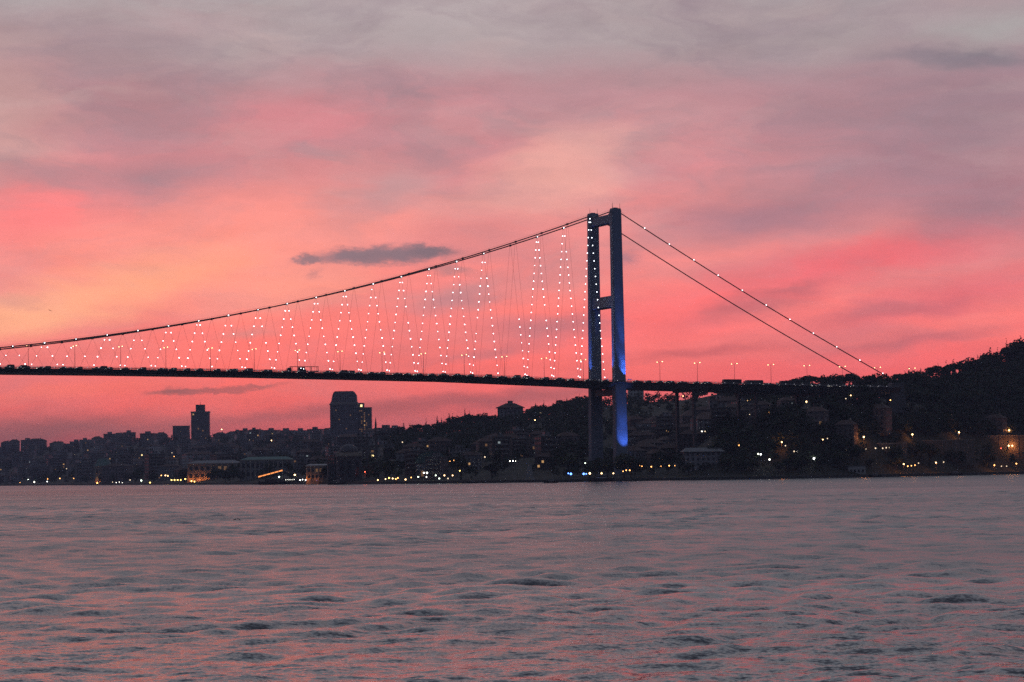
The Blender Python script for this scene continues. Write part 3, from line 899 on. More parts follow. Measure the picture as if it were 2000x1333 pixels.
# ------------------------------------------------------------------ lamp positions ashore (trees keep their light clear)
PT = [(20, 931, 'g', .8), (39, 943, 'o', .6), (55, 937, 'g', .9), (67, 942, 'w', 1.5), (92, 941, 'W', 1.1), (93, 936, 'o', .9), (117, 935, 'o', 1.1), (144, 935, 'o', .8), (150, 926, 's', 1), (172, 919, 'o', 1.1), (146, 888, 'd', 1.2), (242, 876, 'w', .8), (341, 847, 'w', .7),
      (292, 893, 'd', 1), (297, 900, 's', .8), (304, 900, 's', 1), (352, 882, 't', .8), (340, 892, 'o', .9), (336, 885, 'd', .9), (218, 929, 't', .8), (229, 929, 'g', .9), (254, 938, 'd', 1.2), (276, 939, 'g', 1.5), (293, 943, 'y', 1.3), (315, 929, 'o', 1), (323, 929, 's', 1.2), (328, 930, 's', 1), (362, 936, 'y', 1.3), (341, 938, 'y', 1.3), (335, 938, 'y', 1.3), (347, 938, 'y', 1.3), (353, 938, 'y', 1.1), (374, 940, 'y', 1.3), (380, 941, 'y', 1.2), (190, 944, 'o', 1.6), (130, 916, 'd', 1), (220, 942, 'd', .9), (227, 943, 'w', .7), (233, 942, 'w', .7), (239, 943, 'w', .6), (16, 886, 'o', .6),
      (433, 839, 's', 1.4), (426, 854, 'd', 1.1), (428, 865, 'd', 1.2), (434, 880, 'd', .9), (530, 861, 's', 1.3), (537, 861, 'w', .8), (542, 843, 'r', 1.2), (487, 860, 'd', 1.2), (576, 928, 's', 1.3), (586, 938, 'w', 1.1), (591, 937, 'W', .9), (597, 938, 'w', 1), (603, 937, 'W', .8), (610, 936, 'g', 1), (564, 938, 'w', .6), (571, 938, 'w', .6), (660, 926, 's', 1.3), (667, 937, 's', .9), (648, 939, 'd', .8), (738, 938, 's', .9), (713, 922, 'r', .8),
      (786, 864, 'd', 1.1), (832, 910, 'y', 1), (843, 910, 'd', 1), (872, 902, 'd', .9), (879, 901, 'o', .8), (886, 900, 'o', .9), (936, 893, 's', 1.1), (947, 893, 'd', 1.1), (975, 848, 's', .8), (1006, 840, 'd', .7), (1025, 844, 'd', .9), (1045, 821, 's', .9), (1056, 807, 'd', .9), (996, 901, 'w', .8), (1002, 901, 'W', .9), (1007, 901, 'w', .6), (828, 924, 'w', 1.2), (834, 924, 'w', 1.3), (753, 936, 's', .9), (760, 934, 'y', 1.1), (767, 935, 's', 1), (773, 936, 'o', 1), (777, 934, 'o', 1), (792, 937, 's', 1.1), (803, 933, 'o', .8), (817, 932, 'g', 1), (833, 932, 'w', .9), (851, 929, 'g', .9), (858, 935, 'g', 1), (868, 929, 's', 1), (875, 935, 'd', 1), (884, 929, 's', .9), (898, 920, 'y', .9), (1115, 926, 'b', 1.6), (1110, 925, 'b', 1), (1140, 926, 'b', 1.5), (1145, 926, 'b', 1),
      (1143, 905, 'g', .8), (1152, 925, 's', 1.4), (1175, 925, 's', 1.1), (1198, 925, 's', .9), (1233, 814, 's', 1), (1239, 814, 's', .8), (1227, 820, 'o', .8), (1227, 828, 'o', .9), (1334, 774, 's', .8), (1324, 801, 's', 1), (1391, 792, 's', 1.1), (1352, 823, 's', .9), (1460, 784, 's', 1), (1502, 807, 'o', .9), (1464, 810, 'd', .6), (1577, 769, 's', 1), (1575, 785, 's', 1.2), (1371, 843, 'w', .9), (1377, 843, 'd', .9), (1388, 875, 's', 1.1), (1443, 870, 'o', .9), (1527, 864, 's', 1), (1534, 871, 'd', .9), (1551, 882, 'd', 1), (1556, 882, 'w', .5), (1481, 887, 'w', 1), (1486, 888, 'W', 1.2), (1503, 898, 'w', 1.2), (1590, 896, 'W', 1.9), (1217, 921, 'o', .7), (1223, 919, 'o', .8), (1230, 919, 'o', .9), (1249, 910, 'o', .7), (1254, 911, 'o', .8), (1272, 912, 'o', .9), (1307, 910, 'o', .9), (1291, 911, 'o', .5), (1318, 910, 'o', .5),
      (1662, 773, 's', 1.1), (1652, 779, 'd', .8), (1739, 782, 'o', .9), (1687, 854, 's', 1.2), (1782, 849, 's', 1.2), (1873, 845, 's', 1.2), (1971, 841, 's', 1.3), (1970, 871, 's', 1.2), (1977, 871, 's', 1.1), (1955, 876, 'r', 1), (1607, 859, 's', .8), (1616, 857, 'd', .8), (1653, 879, 'd', 1.1), (1686, 878, 'd', 1), (1691, 877, 'd', .9), (1710, 876, 'd', 1.1), (1724, 876, 'd', 1), (1731, 875, 'd', 1), (1737, 875, 'd', .8), (1765, 907, 's', 1), (1773, 911, 'o', .9), (1780, 910, 'o', .8), (1787, 909, 'o', .8), (1794, 905, 'd', .8), (1828, 904, 's', 1), (1843, 903, 'd', .9), (1942, 909, 'o', 1), (1985, 906, 'o', 1), (1956, 911, 'd', .8), (1966, 911, 'd', .8)]
CN = {'w': 'white', 'o': 'orange', 'y': 'yellow', 'g': 'greenish white', 'b': 'blue', 'r': 'red', 't': 'teal', 'W': 'bright white', 'd': 'dim warm', 's': 'warm yellow'}

LAMP_LOS = [(px_, on_ray(px_, py_, 6.5).y, CAM_H + ray(px_, py_).z * 1500) for px_, py_, c_, s_ in PT]


def blocks_lamp(px, X, Y, hgt=11):
    zt = ground(X, Y) + hgt
    for (a, yl, _), (pa, pb, _c, _s) in zip(LAMP_LOS, PT):
        if abs(px - a) < 17 and Y < yl - 1 and CAM_H + ray(pa, pb).z * Y < zt: return True
    return False


# ------------------------------------------------------------------ trees
LEAF = [mat('foliage dark', (.035, .050, .025), .9, .45, .25), mat('foliage mid', (.055, .07, .03), .9, .45, .25), mat('cypress foliage', (.022, .035, .02), .9, .4, .25)]
BARK = mat('bark', (.06, .045, .035), .95, .3, 1.0)


def leaf_cloud(lobes, n, size, seed, tri=False):
    g = np.random.default_rng(seed); m = MB()
    w = np.array([l[3] * l[4] * l[5] for l in lobes]); w = w / w.sum()
    for li in g.choice(len(lobes), n, p=w):
        cx, cy, cz, rx, ry, rz = lobes[li]
        d = g.normal(size=3); d /= np.linalg.norm(d); r = g.uniform(.35, 1.0) ** .5
        p = Vector((cx + d[0] * rx * r, cy + d[1] * ry * r, cz + d[2] * rz * r))
        nrm = Vector(g.normal(size=3) + d * .8).normalized(); u = nrm.orthogonal().normalized()
        u = Matrix.Rotation(g.uniform(0, 6.28), 3, nrm) @ u; v = nrm.cross(u)
        s1 = size * g.uniform(.5, 1.3); s2 = s1 * g.uniform(.45, .9)
        if tri:
            i = len(m.v); m.v += [tuple(p + u * s1), tuple(p - u * s1 * .6 + v * s2), tuple(p - u * s1 * .5 - v * s2)]; m.f.append((i, i + 1, i + 2))
        else:
            m.quad(tuple(p + u * s1), tuple(p + v * s2), tuple(p - u * s1), tuple(p - v * s2))
    return m


PROTO = {}


def make_tree(kind, seed):
    g = random.Random(seed)
    tr_ = MB()
    if kind == 'broadleaf':
        h = 10.0; lobes = []
        tr_.tube([(0, 0, -1), (.1, 0, 1.5), (0, .1, 3.4), (.1, .1, 6)], [.34, .27, .22, .1], 7)
        for k in range(9):
            a = k * 2.4 + g.uniform(0, .6); rr_ = g.uniform(1.2, 2.9); z = g.uniform(4.2, 8.0)
            tr_.tube([(0, 0, 3 + g.uniform(-.4, 1)), (math.cos(a) * rr_ * .5, math.sin(a) * rr_ * .5, z - .9), (math.cos(a) * rr_, math.sin(a) * rr_, z)], [.14, .09, .04], 5)
            q_ = g.uniform(1.1, 1.9); lobes.append((math.cos(a) * rr_, math.sin(a) * rr_, z, q_ * 1.15, q_ * 1.15, q_ * .85))
        lobes.append((.2, 0, 8.3, 1.6, 1.6, 1.3))
        cr_ = leaf_cloud(lobes, 900, .42, seed); lm = LEAF[seed % 2]
    elif kind == 'cypress':
        tr_.tube([(0, 0, -1), (0, 0, 3), (0, 0, 10)], [.22, .18, .05], 6)
        lobes = [(g.uniform(-.15, .15), g.uniform(-.15, .15), 1.6 + k * .95, (1.15 - abs(k - 3) * .13) * g.uniform(.85, 1.15), (1.15 - abs(k - 3) * .13), .95) for k in range(10)]
        lobes.append((0, 0, 11.6, .22, .22, .9))
        cr_ = leaf_cloud(lobes, 620, .34, seed); lm = LEAF[2]
    else:   # stone pine: bare stem, flat uneven crown
        tr_.tube([(0, 0, -1), (.2, .1, 3), (.1, .2, 7.5)], [.3, .24, .16], 7)
        lobes = []
        for k in range(8):
            a = k * 2.4; rr_ = g.uniform(.8, 3.0); z = g.uniform(7.6, 9.2)
            tr_.tube([(.1, .15, 6), (math.cos(a) * rr_ * .6, math.sin(a) * rr_ * .6, z - .8), (math.cos(a) * rr_, math.sin(a) * rr_, z)], [.12, .08, .03], 5)
            lobes.append((math.cos(a) * rr_, math.sin(a) * rr_, z, 1.4, 1.4, .75))
        cr_ = leaf_cloud(lobes, 760, .4, seed); lm = LEAF[0]
    return tr_.mesh('trunk', BARK), cr_.mesh('crown', lm)


for kind, seeds in (('broadleaf', (1, 2, 3, 4)), ('cypress', (5, 6, 7)), ('stone_pine', (8, 9, 10))):
    PROTO[kind] = [make_tree(kind, s_) for s_ in seeds]
TREES = []


def tree(kind, X, Y, hgt, label, group, wide=1.0):
    z = ground(X, Y)
    nat = {'broadleaf': 9.6, 'cypress': 12.0, 'stone_pine': 9.8}[kind]
    k = hgt / nat
    o = thing(kind + '_tree' if kind != 'stone_pine' else 'stone_pine_tree', label, 'tree', (X, Y, z - .3), random.uniform(0, 6.28), group, (k * wide, k * wide, k))
    tm, cm = random.choice(PROTO[kind])
    obj('trunk', tm, o); obj('crown', cm, o)
    TREES.append((X, Y)); return o


# skyline outline of the hills as seen over the water: (px, py of the treetops)
SKY_PTS = [(742, 838), (790, 832), (830, 827), (870, 817), (905, 811), (940, 803), (965, 812), (1028, 800), (1045, 792), (1075, 786), (1100, 781), (1130, 775), (1150, 777)]
SKY_R = [(1545, 742), (1600, 739), (1640, 735), (1690, 739), (1740, 735), (1780, 731), (1800, 727), (1830, 722), (1870, 710), (1900, 702), (1935, 692), (1955, 684), (1985, 672), (2010, 664), (2060, 645)]


def sky_tree(kind, px, py, label, group, dY=0, wide=1.0):
    Y = float(np.interp(px, CPX, YR)) - 6 + dY
    p = at(px, py, Y); zg = ground(p.x, p.y); h = p.z - zg + .3
    h = max(4.0, min(h, 23))
    return tree(kind, p.x, Y, h, label, group, wide)


for nm_, pts, grp in (('left of the tower', SKY_PTS, 'trees along the ridge left of the tower'), ('right of the bridge', SKY_R, 'trees along the ridge on the right')):
    xs = [p[0] for p in pts]; ys = [p[1] for p in pts]
    x = xs[0]
    while x < xs[-1]:
        y = float(np.interp(x, xs, ys))
        kd = random.choices(['broadleaf', 'cypress', 'stone_pine'], [5, 2, 3])[0]
        if not (966 < x < 1026):
            sky_tree(kd, x, y + (random.uniform(-1, 7) if nm_[0] == 'l' else random.uniform(-8, 5)), {'broadleaf': 'bushy dark tree', 'cypress': 'slim dark cypress', 'stone_pine': 'spreading dark pine'}[kd] + ' in the row along the ridge ' + nm_, grp, random.uniform(-25, 10), random.uniform(.9, 1.5) if kd != 'cypress' else 1)
        x += random.uniform(5, 11)
# the spires that stand clear of the skyline
for i, (px, py) in enumerate([(788, 824), (801, 828), (832, 818), (854, 812), (862, 816), (877, 806), (884, 808), (908, 799), (917, 803), (1046, 786), (1062, 783), (1088, 779), (1107, 776), (1132, 770), (1146, 774)]):
    sky_tree('cypress', px, py, 'pointed cypress standing clear of the ridge left of the tower, %s from the left' % ordn(i), 'cypress spires left of the tower', 4, 1.1)
for i, (px, py) in enumerate([(1775, 717), (1798, 719), (1848, 705), (1915, 692), (1934, 676), (1966, 660), (1979, 668), (1993, 656), (1832, 712), (1862, 702), (1887, 697), (1923, 690), (1948, 680)]):
    sky_tree('cypress', px, py, 'pointed cypress standing clear of the right-hand ridge, %s from the left' % ordn(i), 'cypress spires on the right-hand hill', 4, 1.1)
# round trees near the water and around the tower foot
SHORE_TREES = [(1345, 903), (1377, 902), (1170, 893), (1185, 897), (1218, 884), (1232, 890), (1150, 902), (1300, 870), (1290, 880), (1800, 868), (1815, 866), (1640, 880), (1660, 868), (1750, 890), (1600, 885), (1560, 880), (1080, 880), (1095, 872), (1110, 886), (760, 900),
               (900, 890), (930, 880), (960, 905), (600, 905), (625, 900), (640, 908), (470, 920), (440, 925), (360, 915), (300, 925), (1420, 890), (1450, 886), (1470, 896), (1520, 900), (1540, 893), (1400, 866), (1240, 905), (1900, 890), (1930, 880), (1700, 895)]
for i, (px, py) in enumerate(SHORE_TREES):
    d = ray(px, py); ds = float(np.interp(px, CPX, DS))
    Y = ds + random.uniform(16, 30); p = at(px, py, Y); h = max(5, min(15, p.z - ground(p.x, Y)))
    if p.z - ground(p.x, Y) > 15:
        p = on_ray(px, py, 10.5); Y = p.y; h = 10.5
    left = px < 1190
    lst_ = sorted(a for a, _ in SHORE_TREES if (a < 1190) == left)
    o = tree('broadleaf', p.x, Y, h, 'round dark tree near the waterfront, %s from the left %s the tower' % (ordn(lst_.index(px)), 'before' if left else 'beyond'), 'round trees near the waterfront', 1.25)
# wooded slopes: the nearest trees singly
def wood_spot(rng):
    while True:
        px = rng.uniform(745, 2040)
        ds, ym, zm, yr, zr = [float(v) for v in terr_par(px)]
        u = rng.random()
        Y = ds + 20 + (yr - ds - 20) * u
        if px < 1160 and Y < ym + 60 and rng.random() < .75: continue
        if 1160 < px < 1400 and rng.random() < .72: continue
        X = (px - 1004) / F_PX * Y
        if px > 1680 and ground(X, Y) < 24 and rng.random() < .8: continue
        # keep clear of the deck
        s_ = (BX - X) * ca + (BY - Y) * sa; t_ = -(X - BX) * sa + (Y - BY) * ca
        if -8 < t_ < 40 and s_ > -200 and ground(X, Y) > 30: continue
        if -6 < t_ < 38 and s_ > -330 and s_ < -185 and ground(X, Y) > 40: continue
        if blocks_lamp(px, X, Y): continue
        return px, X, Y


r3 = random.Random(5)
n_ind = 0
while n_ind < 200:
    px, X, Y = wood_spot(r3)
    if px < 1400 and r3.random() < .5: continue
    if Y > 1900: continue
    kd = r3.choices(['broadleaf', 'cypress', 'stone_pine'], [6, 1, 2])[0]
    zone = 'slope left of the tower' if px < 1190 else ('slope under the approach deck' if px < 1650 else 'slope at the right')
    tree(kd, X, Y, r3.uniform(7.5, 12.5), {'broadleaf': 'dark leafy tree in the wood on the ', 'cypress': 'dark cypress in the wood on the ', 'stone_pine': 'dark pine in the wood on the '}[kd] + zone, 'trees of the wooded ' + zone, r3.uniform(1, 1.4))
    n_ind += 1
# ... and the mass of the wood behind them as one
wv_, wf_ = [], []
clump = []
for sd_ in range(4):
    g = random.Random(sd_); lob = [(g.uniform(-2, 2), g.uniform(-2, 2), g.uniform(3, 7), 1.8, 1.8, 1.6) for _ in range(6)] + [(0, 0, 7, 1.3, 1.3, 1.6)]
    mb = leaf_cloud(lob, 74, 1.0, 50 + sd_, True); clump.append((np.array([tuple(v) for v in mb.v]), np.array(mb.f)))
base = 0
r4 = random.Random(9)
for i in range(4620):
    if i >= 4300:
        px = 746 + (i - 4300) * 2.55 if i < 4460 else 1535 + (i - 4460) * 3.2
        if 960 < px < 1030: continue
        Y = float(np.interp(px, CPX, YR)) - r4.uniform(0, 22); X = (px - 1004) / F_PX * Y
    elif i < 3300: px, X, Y = wood_spot(r4)
    else:
        px = r4.uniform(-60, 760); ds, ym, zm, yr, zr = [float(v) for v in terr_par(px)]
        Y = ds + 15 + (yr - ds) * r4.random() ** 1.2; X = (px - 1004) / F_PX * Y
    v, f = clump[i % 4]; k = r4.uniform(.75, 1.3); a = r4.uniform(0, 6.28)
    if px < 740: k *= 1.25
    if i >= 4300: k = r4.uniform(.7, .95)
    c_, s_ = math.cos(a) * k, math.sin(a) * k
    vv = np.stack([v[:, 0] * c_ - v[:, 1] * s_ + X, v[:, 0] * s_ + v[:, 1] * c_ + Y, v[:, 2] * k + ground(X, Y) - .8], -1)
    wv_.append(vv); wf_.append(f + base); base += len(v)
V = np.concatenate(wv_); Fw = np.concatenate(wf_)
me = bpy.data.meshes.new('woodland'); me.vertices.add(len(V)); me.vertices.foreach_set('co', V.astype(np.float32).ravel())
me.loops.add(Fw.size); me.loops.foreach_set('vertex_index', Fw.astype(np.int32).ravel())
me.polygons.add(len(Fw)); me.polygons.foreach_set('loop_start', np.arange(0, Fw.size, 3, dtype=np.int32)); me.update(calc_edges=True); me.validate()
me.materials.append(LEAF[0])
wo_ = obj('woodland', me); wo_['kind'] = 'stuff'
tag(wo_, 'dark mass of trees covering the far slopes between the houses', 'woodland')

# ------------------------------------------------------------------ buildings
WALLS = [wall_mat('plaster cream', (.36, .35, .34)), wall_mat('plaster grey', (.28, .285, .31)), wall_mat('plaster white', (.5, .5, .52)), wall_mat('plaster rose', (.24, .20, .20)), wall_mat('brick brown', (.14, .115, .11))]
TILE = mat('roof tile', (.095, .06, .052), .9, .35, .3)
FLATR = mat('flat roof', (.16, .16, .16), .9, .25, .3)
COPPER = mat('weathered copper roof', (.13, .22, .2), .8, .25, .3)
LEADR = mat('lead roof', (.2, .21, .23), .6, .2, .3)
STONE = mat('pale stone', (.4, .37, .32), .85, .2, .2)
WIN = {k: mat('window glow ' + k, (.1, .1, .1), .4, 0, emis=c, strength=s_) for k, (c, s_) in {'warm': ((1, .55, .22), .55), 'dim': ((1, .5, .22), .14), 'cool': ((.8, .95, 1), .3), 'bright': ((1, .75, .35), 2.2)}.items()}
WINDARK = mat('dark window', (.03, .035, .045), .2, 0)
winme = {k: MB().box(-.75, .75, -.06, .06, -.8, .8).mesh('window', m_) for k, m_ in WIN.items()}
KIND = []
for i, (w, d, h, rf) in enumerate([(11, 10, 8, 'hip'), (14, 11, 11, 'hip'), (12, 12, 14, 'flat'), (17, 12, 12, 'flat'), (20, 13, 17, 'flat'), (13, 11, 10, 'hip'), (24, 14, 14, 'hip'), (15, 12, 20, 'flat')]):
    wall = MB().box(-w / 2, w / 2, -d / 2, d / 2, -5, h)
    if rf == 'hip': roof = MB().hip(-w / 2, w / 2, -d / 2, d / 2, h + .01, h + 2.6, .4, .6); extra = MB().box(w * .18, w * .18 + .9, -.4, .5, h + .8, h + 3.4)
    else:
        roof = MB(); roof.box(-w / 2 - .3, w / 2 + .3, -d / 2 - .3, d / 2 + .3, h + .01, h + .7)
        extra = MB().box(-w * .2, w * .12, -d * .2, d * .2, h + .72, h + 3.1)
    bal = MB()
    for z in np.arange(3.2, h - 1.5, 3.0): bal.box(-w * .36, w * .36, -d / 2 - 1.1, -d / 2 - .004, z - .12, z + .02); bal.box(-w * .36, w * .36, -d / 2 - 1.1, -d / 2 - 1.02, z + .024, z + .95)
    KIND.append((w, d, h, rf, wall.mesh('wall', WALLS[0]), roof.mesh('roof', TILE if rf == 'hip' else FLATR), extra.mesh('chimney' if rf == 'hip' else 'stair_head', STONE if rf == 'hip' else WALLS[1]), bal.mesh('balcony_tier', CONC)))
BSPOTS = []
rb = random.Random(21)


def building(ki, X, Y, label, group, litn=0, k=1.0, zoff=0.0, wi=None, rz=None):
    w, d, h, rf, wm_, rm, em, bm2 = KIND[ki]
    a = rb.uniform(-.5, .5) + math.atan2(-X, Y) if rz is None else rz
    o = thing('house' if rf == 'hip' else 'apartment_block', label, 'house' if rf == 'hip' else 'building', (X, Y, ground(X, Y) + zoff), a, group, k)
    wo2 = obj('wall', wm_, o); wo2.material_slots[0].link = 'OBJECT'; wo2.material_slots[0].material = WALLS[rb.randrange(5) if wi is None else wi]
    ro2 = obj('roof', rm, o); obj('chimney' if rf == 'hip' else 'stair_head', em, ro2)
    if ki in (2, 3, 4, 7): obj('balcony_tier', bm2, o)
    for _ in range(litn):
        x = (rb.randrange(int(w / 3)) + .5) * 3 - int(w / 3) * 1.5; z = 1.65 + 3 * rb.randrange(max(1, int(h / 3)))
        obj('window', winme[rb.choices(['warm', 'dim', 'cool', 'bright'], [4, 6, 2, .8])[0]], o, (x, -d / 2 - .05, z))
    BSPOTS.append((X, Y, max(w, d) * k)); return o


def free(X, Y, r): return all((X - a) ** 2 + (Y - b2) ** 2 > (r * .5 + c * .55) ** 2 for a, b2, c in BSPOTS)


# ---- landmark buildings first
# tower block with a narrower crown, far left
Yt = 4150.0; p = at(392, 846, Yt); k_ = Yt / F_PX
tb = thing('tower_block', 'square dark tower block with a smaller box on top, on the left skyline', 'building', (p.x, Yt, ground(p.x, Yt)), 0.06)
z0 = lambda py: at(392, py, Yt).z - tb.location.z
hw = 17.5 * k_
MB().box(-hw, hw, -hw * .9, hw * .9, -6, z0(805)).build('wall', wall_mat('tower plaster', (.2, .2, .22), 3.2, 3.4), tb)
top = MB().box(-hw * .5, hw * .5, -hw * .5, hw * .5, z0(805) + .01, z0(791)).build('rooftop_box', WALLS[4], tb)
MB().tube([(0, 0, z0(791)), (0, 0, z0(784))], [.4, .15], 5).build('mast', RAIL, top)
MB().box(-hw - .6, hw + .6, -hw * .95, hw * .95, z0(807), z0(804.4)).build('cornice', CONC, tb)
for i, (a, b2) in enumerate([(-.75, 810), (.3, 842), (-.2, 838)]): obj('window', winme['warm' if i == 0 else 'dim'], tb, (a * hw, -hw * .9 - .1, z0(b2)), None, 1.6)
BSPOTS.append((p.x, Yt, 40))
p = at(356, 845, 4180); tb2 = thing('low_block', 'long flat-roofed block against the left tower block', 'building', (p.x, 4180, ground(p.x, 4180)), .03)
zt = at(356, 833, 4180).z - tb2.location.z
MB().box(-15, 12, -8, 8, -5, zt).build('wall', WALLS[1], tb2); MB().box(-15.4, 12.4, -8.4, 8.4, zt + .01, zt + .8).build('roof', FLATR, tb2)
BSPOTS.append((p.x, 4180, 30))
# hotel tower with a bowed front and chamfered top
Yh = 3300.0; k_ = Yh / F_PX; p = at(674, 850, Yh)
ht = thing('hotel_tower', 'tall dark hotel tower with stepped chamfered top, largest building on the skyline', 'building', (p.x, Yh, ground(p.x, Yh)), 0)
z0 = lambda py: at(674, py, Yh).z - ht.location.z


def slab(m, x0, x1, yb, za, zb_, bow=3.0, c0=0, c1=0):
    n = 9; lo = []; hi = []
    for j in range(n):
        f = j / (n - 1); y = -yb - bow * math.sin(math.pi * f)
        lo.append((x0 + (x1 - x0) * f, y, za)); hi.append((x0 + c0 + (x1 - c1 - x0 - c0) * f, y, zb_))
    i = len(m.v); m.v += lo + hi + [(x0, yb, za), (x1, yb, za), (x0 + c0, yb, zb_), (x1 - c1, yb, zb_)]
    for j in range(n - 1): m.f.append((i + j, i + j + 1, i + n + j + 1, i + n + j))
    e = i + 2 * n
    m.f += [(i, i + n, e + 2, e), (i + n - 1, e + 1, e + 3, i + 2 * n - 1), (e, e + 2, e + 3, e + 1), tuple(range(i + n, i + 2 * n)) + (e + 3, e + 2)]


m = MB(); slab(m, -28 * k_, 26 * k_, 9, -8, z0(791)); m.build('wall', wall_mat('hotel facade', (.17, .18, .21), 3.4, 3.2), ht)
m = MB(); slab(m, -30 * k_, 26.5 * k_, 9.6, z0(791) + .01, z0(786), 3.2, 4 * k_, 1 * k_); m.build('cornice', CONC, ht)
m = MB(); slab(m, -26 * k_, 24.5 * k_, 8, z0(786) + .02, z0(772), 2.5, 3 * k_, 1 * k_); slab(m, -23 * k_, 23 * k_, 8, z0(772) + .04, z0(766), 2.5, 2.5 * k_, 4 * k_)
m.build('crown_storeys', MATS['hotel facade'], ht)
MB().box(-19 * k_, 17 * k_, -4, 4, z0(766) + .05, z0(764.5)).build('roof', FLATR, ht)
for a, b2 in [(-10, 820), (4, 838), (-16, 802), (12, 812)]: obj('window', winme['dim'], ht, (a * k_, -12.2, z0(b2)))
BSPOTS.append((p.x, Yh, 55))
p2 = at(713, 850, Yh + 8)
hw_ = thing('hotel_wing', 'lower tower joined to the right of the hotel, columns of lit windows', 'building', (p2.x, Yh + 8, ground(p2.x, Yh + 8)), 0)
z0 = lambda py: at(713, py, Yh + 8).z - hw_.location.z
MB().box(-13 * k_, 13.5 * k_, -8, 8, -8, z0(797)).build('wall', MATS['hotel facade'], hw_)
r_ = MB().box(-12.5 * k_, -1 * k_, -7, 7, z0(797) + .01, z0(787.5)).build('lift_house', WALLS[1], hw_)
obj('window', winme['bright'], r_, (-6 * k_, -7.1, z0(793)), None, 1.8)
MB().box(-13.4 * k_, 13.9 * k_, -8.4, 8.4, z0(797.2), z0(796.2)).build('parapet', CONC, hw_)
for ix, xx in enumerate((-9, -5.5, 0, 4, 8.5)):
    for iz in range(12):
        if rb.random() < (.55 if ix in (1, 2) else .2):
            obj('window', winme[rb.choice(['dim', 'dim', 'dim', 'dim', 'warm'])], hw_, (xx * k_, -8.08, z0(803 + iz * 4)))
BSPOTS.append((p2.x, Yh, 30))
# ridge villa with a lantern on its hipped roof
p = at(997, 815, 2262); vl = thing('ridge_villa', 'large hip-roofed villa with roof lantern alone on the tree ridge', 'house', (p.x, 2262, p.z), 0)
k_ = 2262 / F_PX; zz_ = lambda py: at(997, py, 2262).z - p.z
MB().box(-25 * k_, 25 * k_, -9, 9, -12, zz_(797)).build('wall', WALLS[1], vl)
rf_ = MB().hip(-25 * k_, 25 * k_, -9, 9, zz_(797) + .02, zz_(788), .3, 1.6).build('roof', TILE, vl)
MB().box(-5 * k_, 5 * k_, -2.4, 2.4, zz_(791), zz_(785)).build('lantern', WALLS[1], rf_)
MB().hip(-5 * k_, 5 * k_, -2.4, 2.4, zz_(785) + .02, zz_(783), .5, .6).build('lantern_roof', TILE, rf_)
for x in (-8, -4, 0, 4, 8): MB().box(x - .7, x + .7, -9.06, -8.9, zz_(808), zz_(801)).build('window', WINDARK, vl)
BSPOTS.append((p.x, 2262, 34))


def pt_light(name, loc, watts, col, parent=None, r=.3):
    ld = bpy.data.lights.new(name, 'POINT'); ld.energy = watts; ld.color = col; ld.shadow_soft_size = r
    o = bpy.data.objects.new(name, ld); COL.objects.link(o)
    if parent is not None: o.parent = parent
    o.location = loc; return o


# waterfront palace with orange uplights, and its neighbour with a green roof
def palace(px0, px1, pyb, pyt, Y, label, roofm, lit, wall_m, rise=3.0, nb=9, wing=None):
    px = (px0 + px1) / 2; p = at(px, pyb, Y); k = Y / F_PX; w = (px1 - px0) * k; h = (pyb - pyt) * k
    o = thing('palace', label, 'palace', (p.x, Y, p.z), 0)
    MB().box(-w / 2, w / 2, 0, 16, -4, h).build('wall', wall_m, o)
    MB().box(-w / 2 - .7, w / 2 + .7, -.7, 16.7, h + .01, h + .9).build('cornice', STONE, o)
    MB().hip(-w / 2, w / 2, 0, 16, h + .92, h + rise, .7, .4).build('roof', roofm, o)
    for i in range(nb + 1):
        x = -w / 2 + .6 + (w - 1.2) * i / nb
        MB().box(x - .4, x + .4, -.45, -.004, 0, h).build('pilaster', STONE, o)
        if i < nb:
            xc = x + (w - 1.2) / nb / 2; ww = (w - 1.2) / nb * .26
            for zf in (.2, .64):
                lw = rb.random()
                MB().box(xc - ww, xc + ww, -.12, -.003, h * zf, h * (zf + .22)).build('window', WIN['dim'] if (lit and lw < .3) else WINDARK, o)
    if lit:
        for fx, wt_ in lit:
            lm = MB().box(-.3, .3, -.3, .3, 0, .4).build('floodlight', FLOOD, o); lm.location = (fx * w / 2, -2.2, .3)
            pt_light('floodlight_beam', (fx * w / 2, -2.2, 1.5), wt_, (1, .27, .06), o)
    BSPOTS.append((p.x, Y + 8, w)); return o


palace(366, 470, 940, 907, 2290, 'waterfront palace with orange floodlit pilasters and grey roof', LEADR, [(-.85, 500), (-.55, 900), (-.3, 350), (.9, 500), (.1, 120)], mat('palace plaster', (.36, .30, .24), .85, .2), 3.5)
palace(470, 572, 938, 900, 2060, 'unlit waterfront palace with a green copper roof', COPPER, None, WALLS[1], 3.2, 11)
palace(598, 640, 940, 912, 1760, 'small pale waterfront mansion with one orange lit corner', LEADR, [(-.95, 260), (.0, 60)], STONE, 2.0, 5)
palace(186, 214, 946, 912, 2830, 'gabled waterfront hall with orange lit front', COPPER, [(-.6, 700), (.5, 240), (.0, 200)], mat('palace plaster', (.36, .30, .24), .85, .2), 9.0, 5)
palace(1780, 1812, 926, 912, 1585, 'small dim waterfront house among the trees at right', TILE, None, WALLS[4], 2.0, 4)
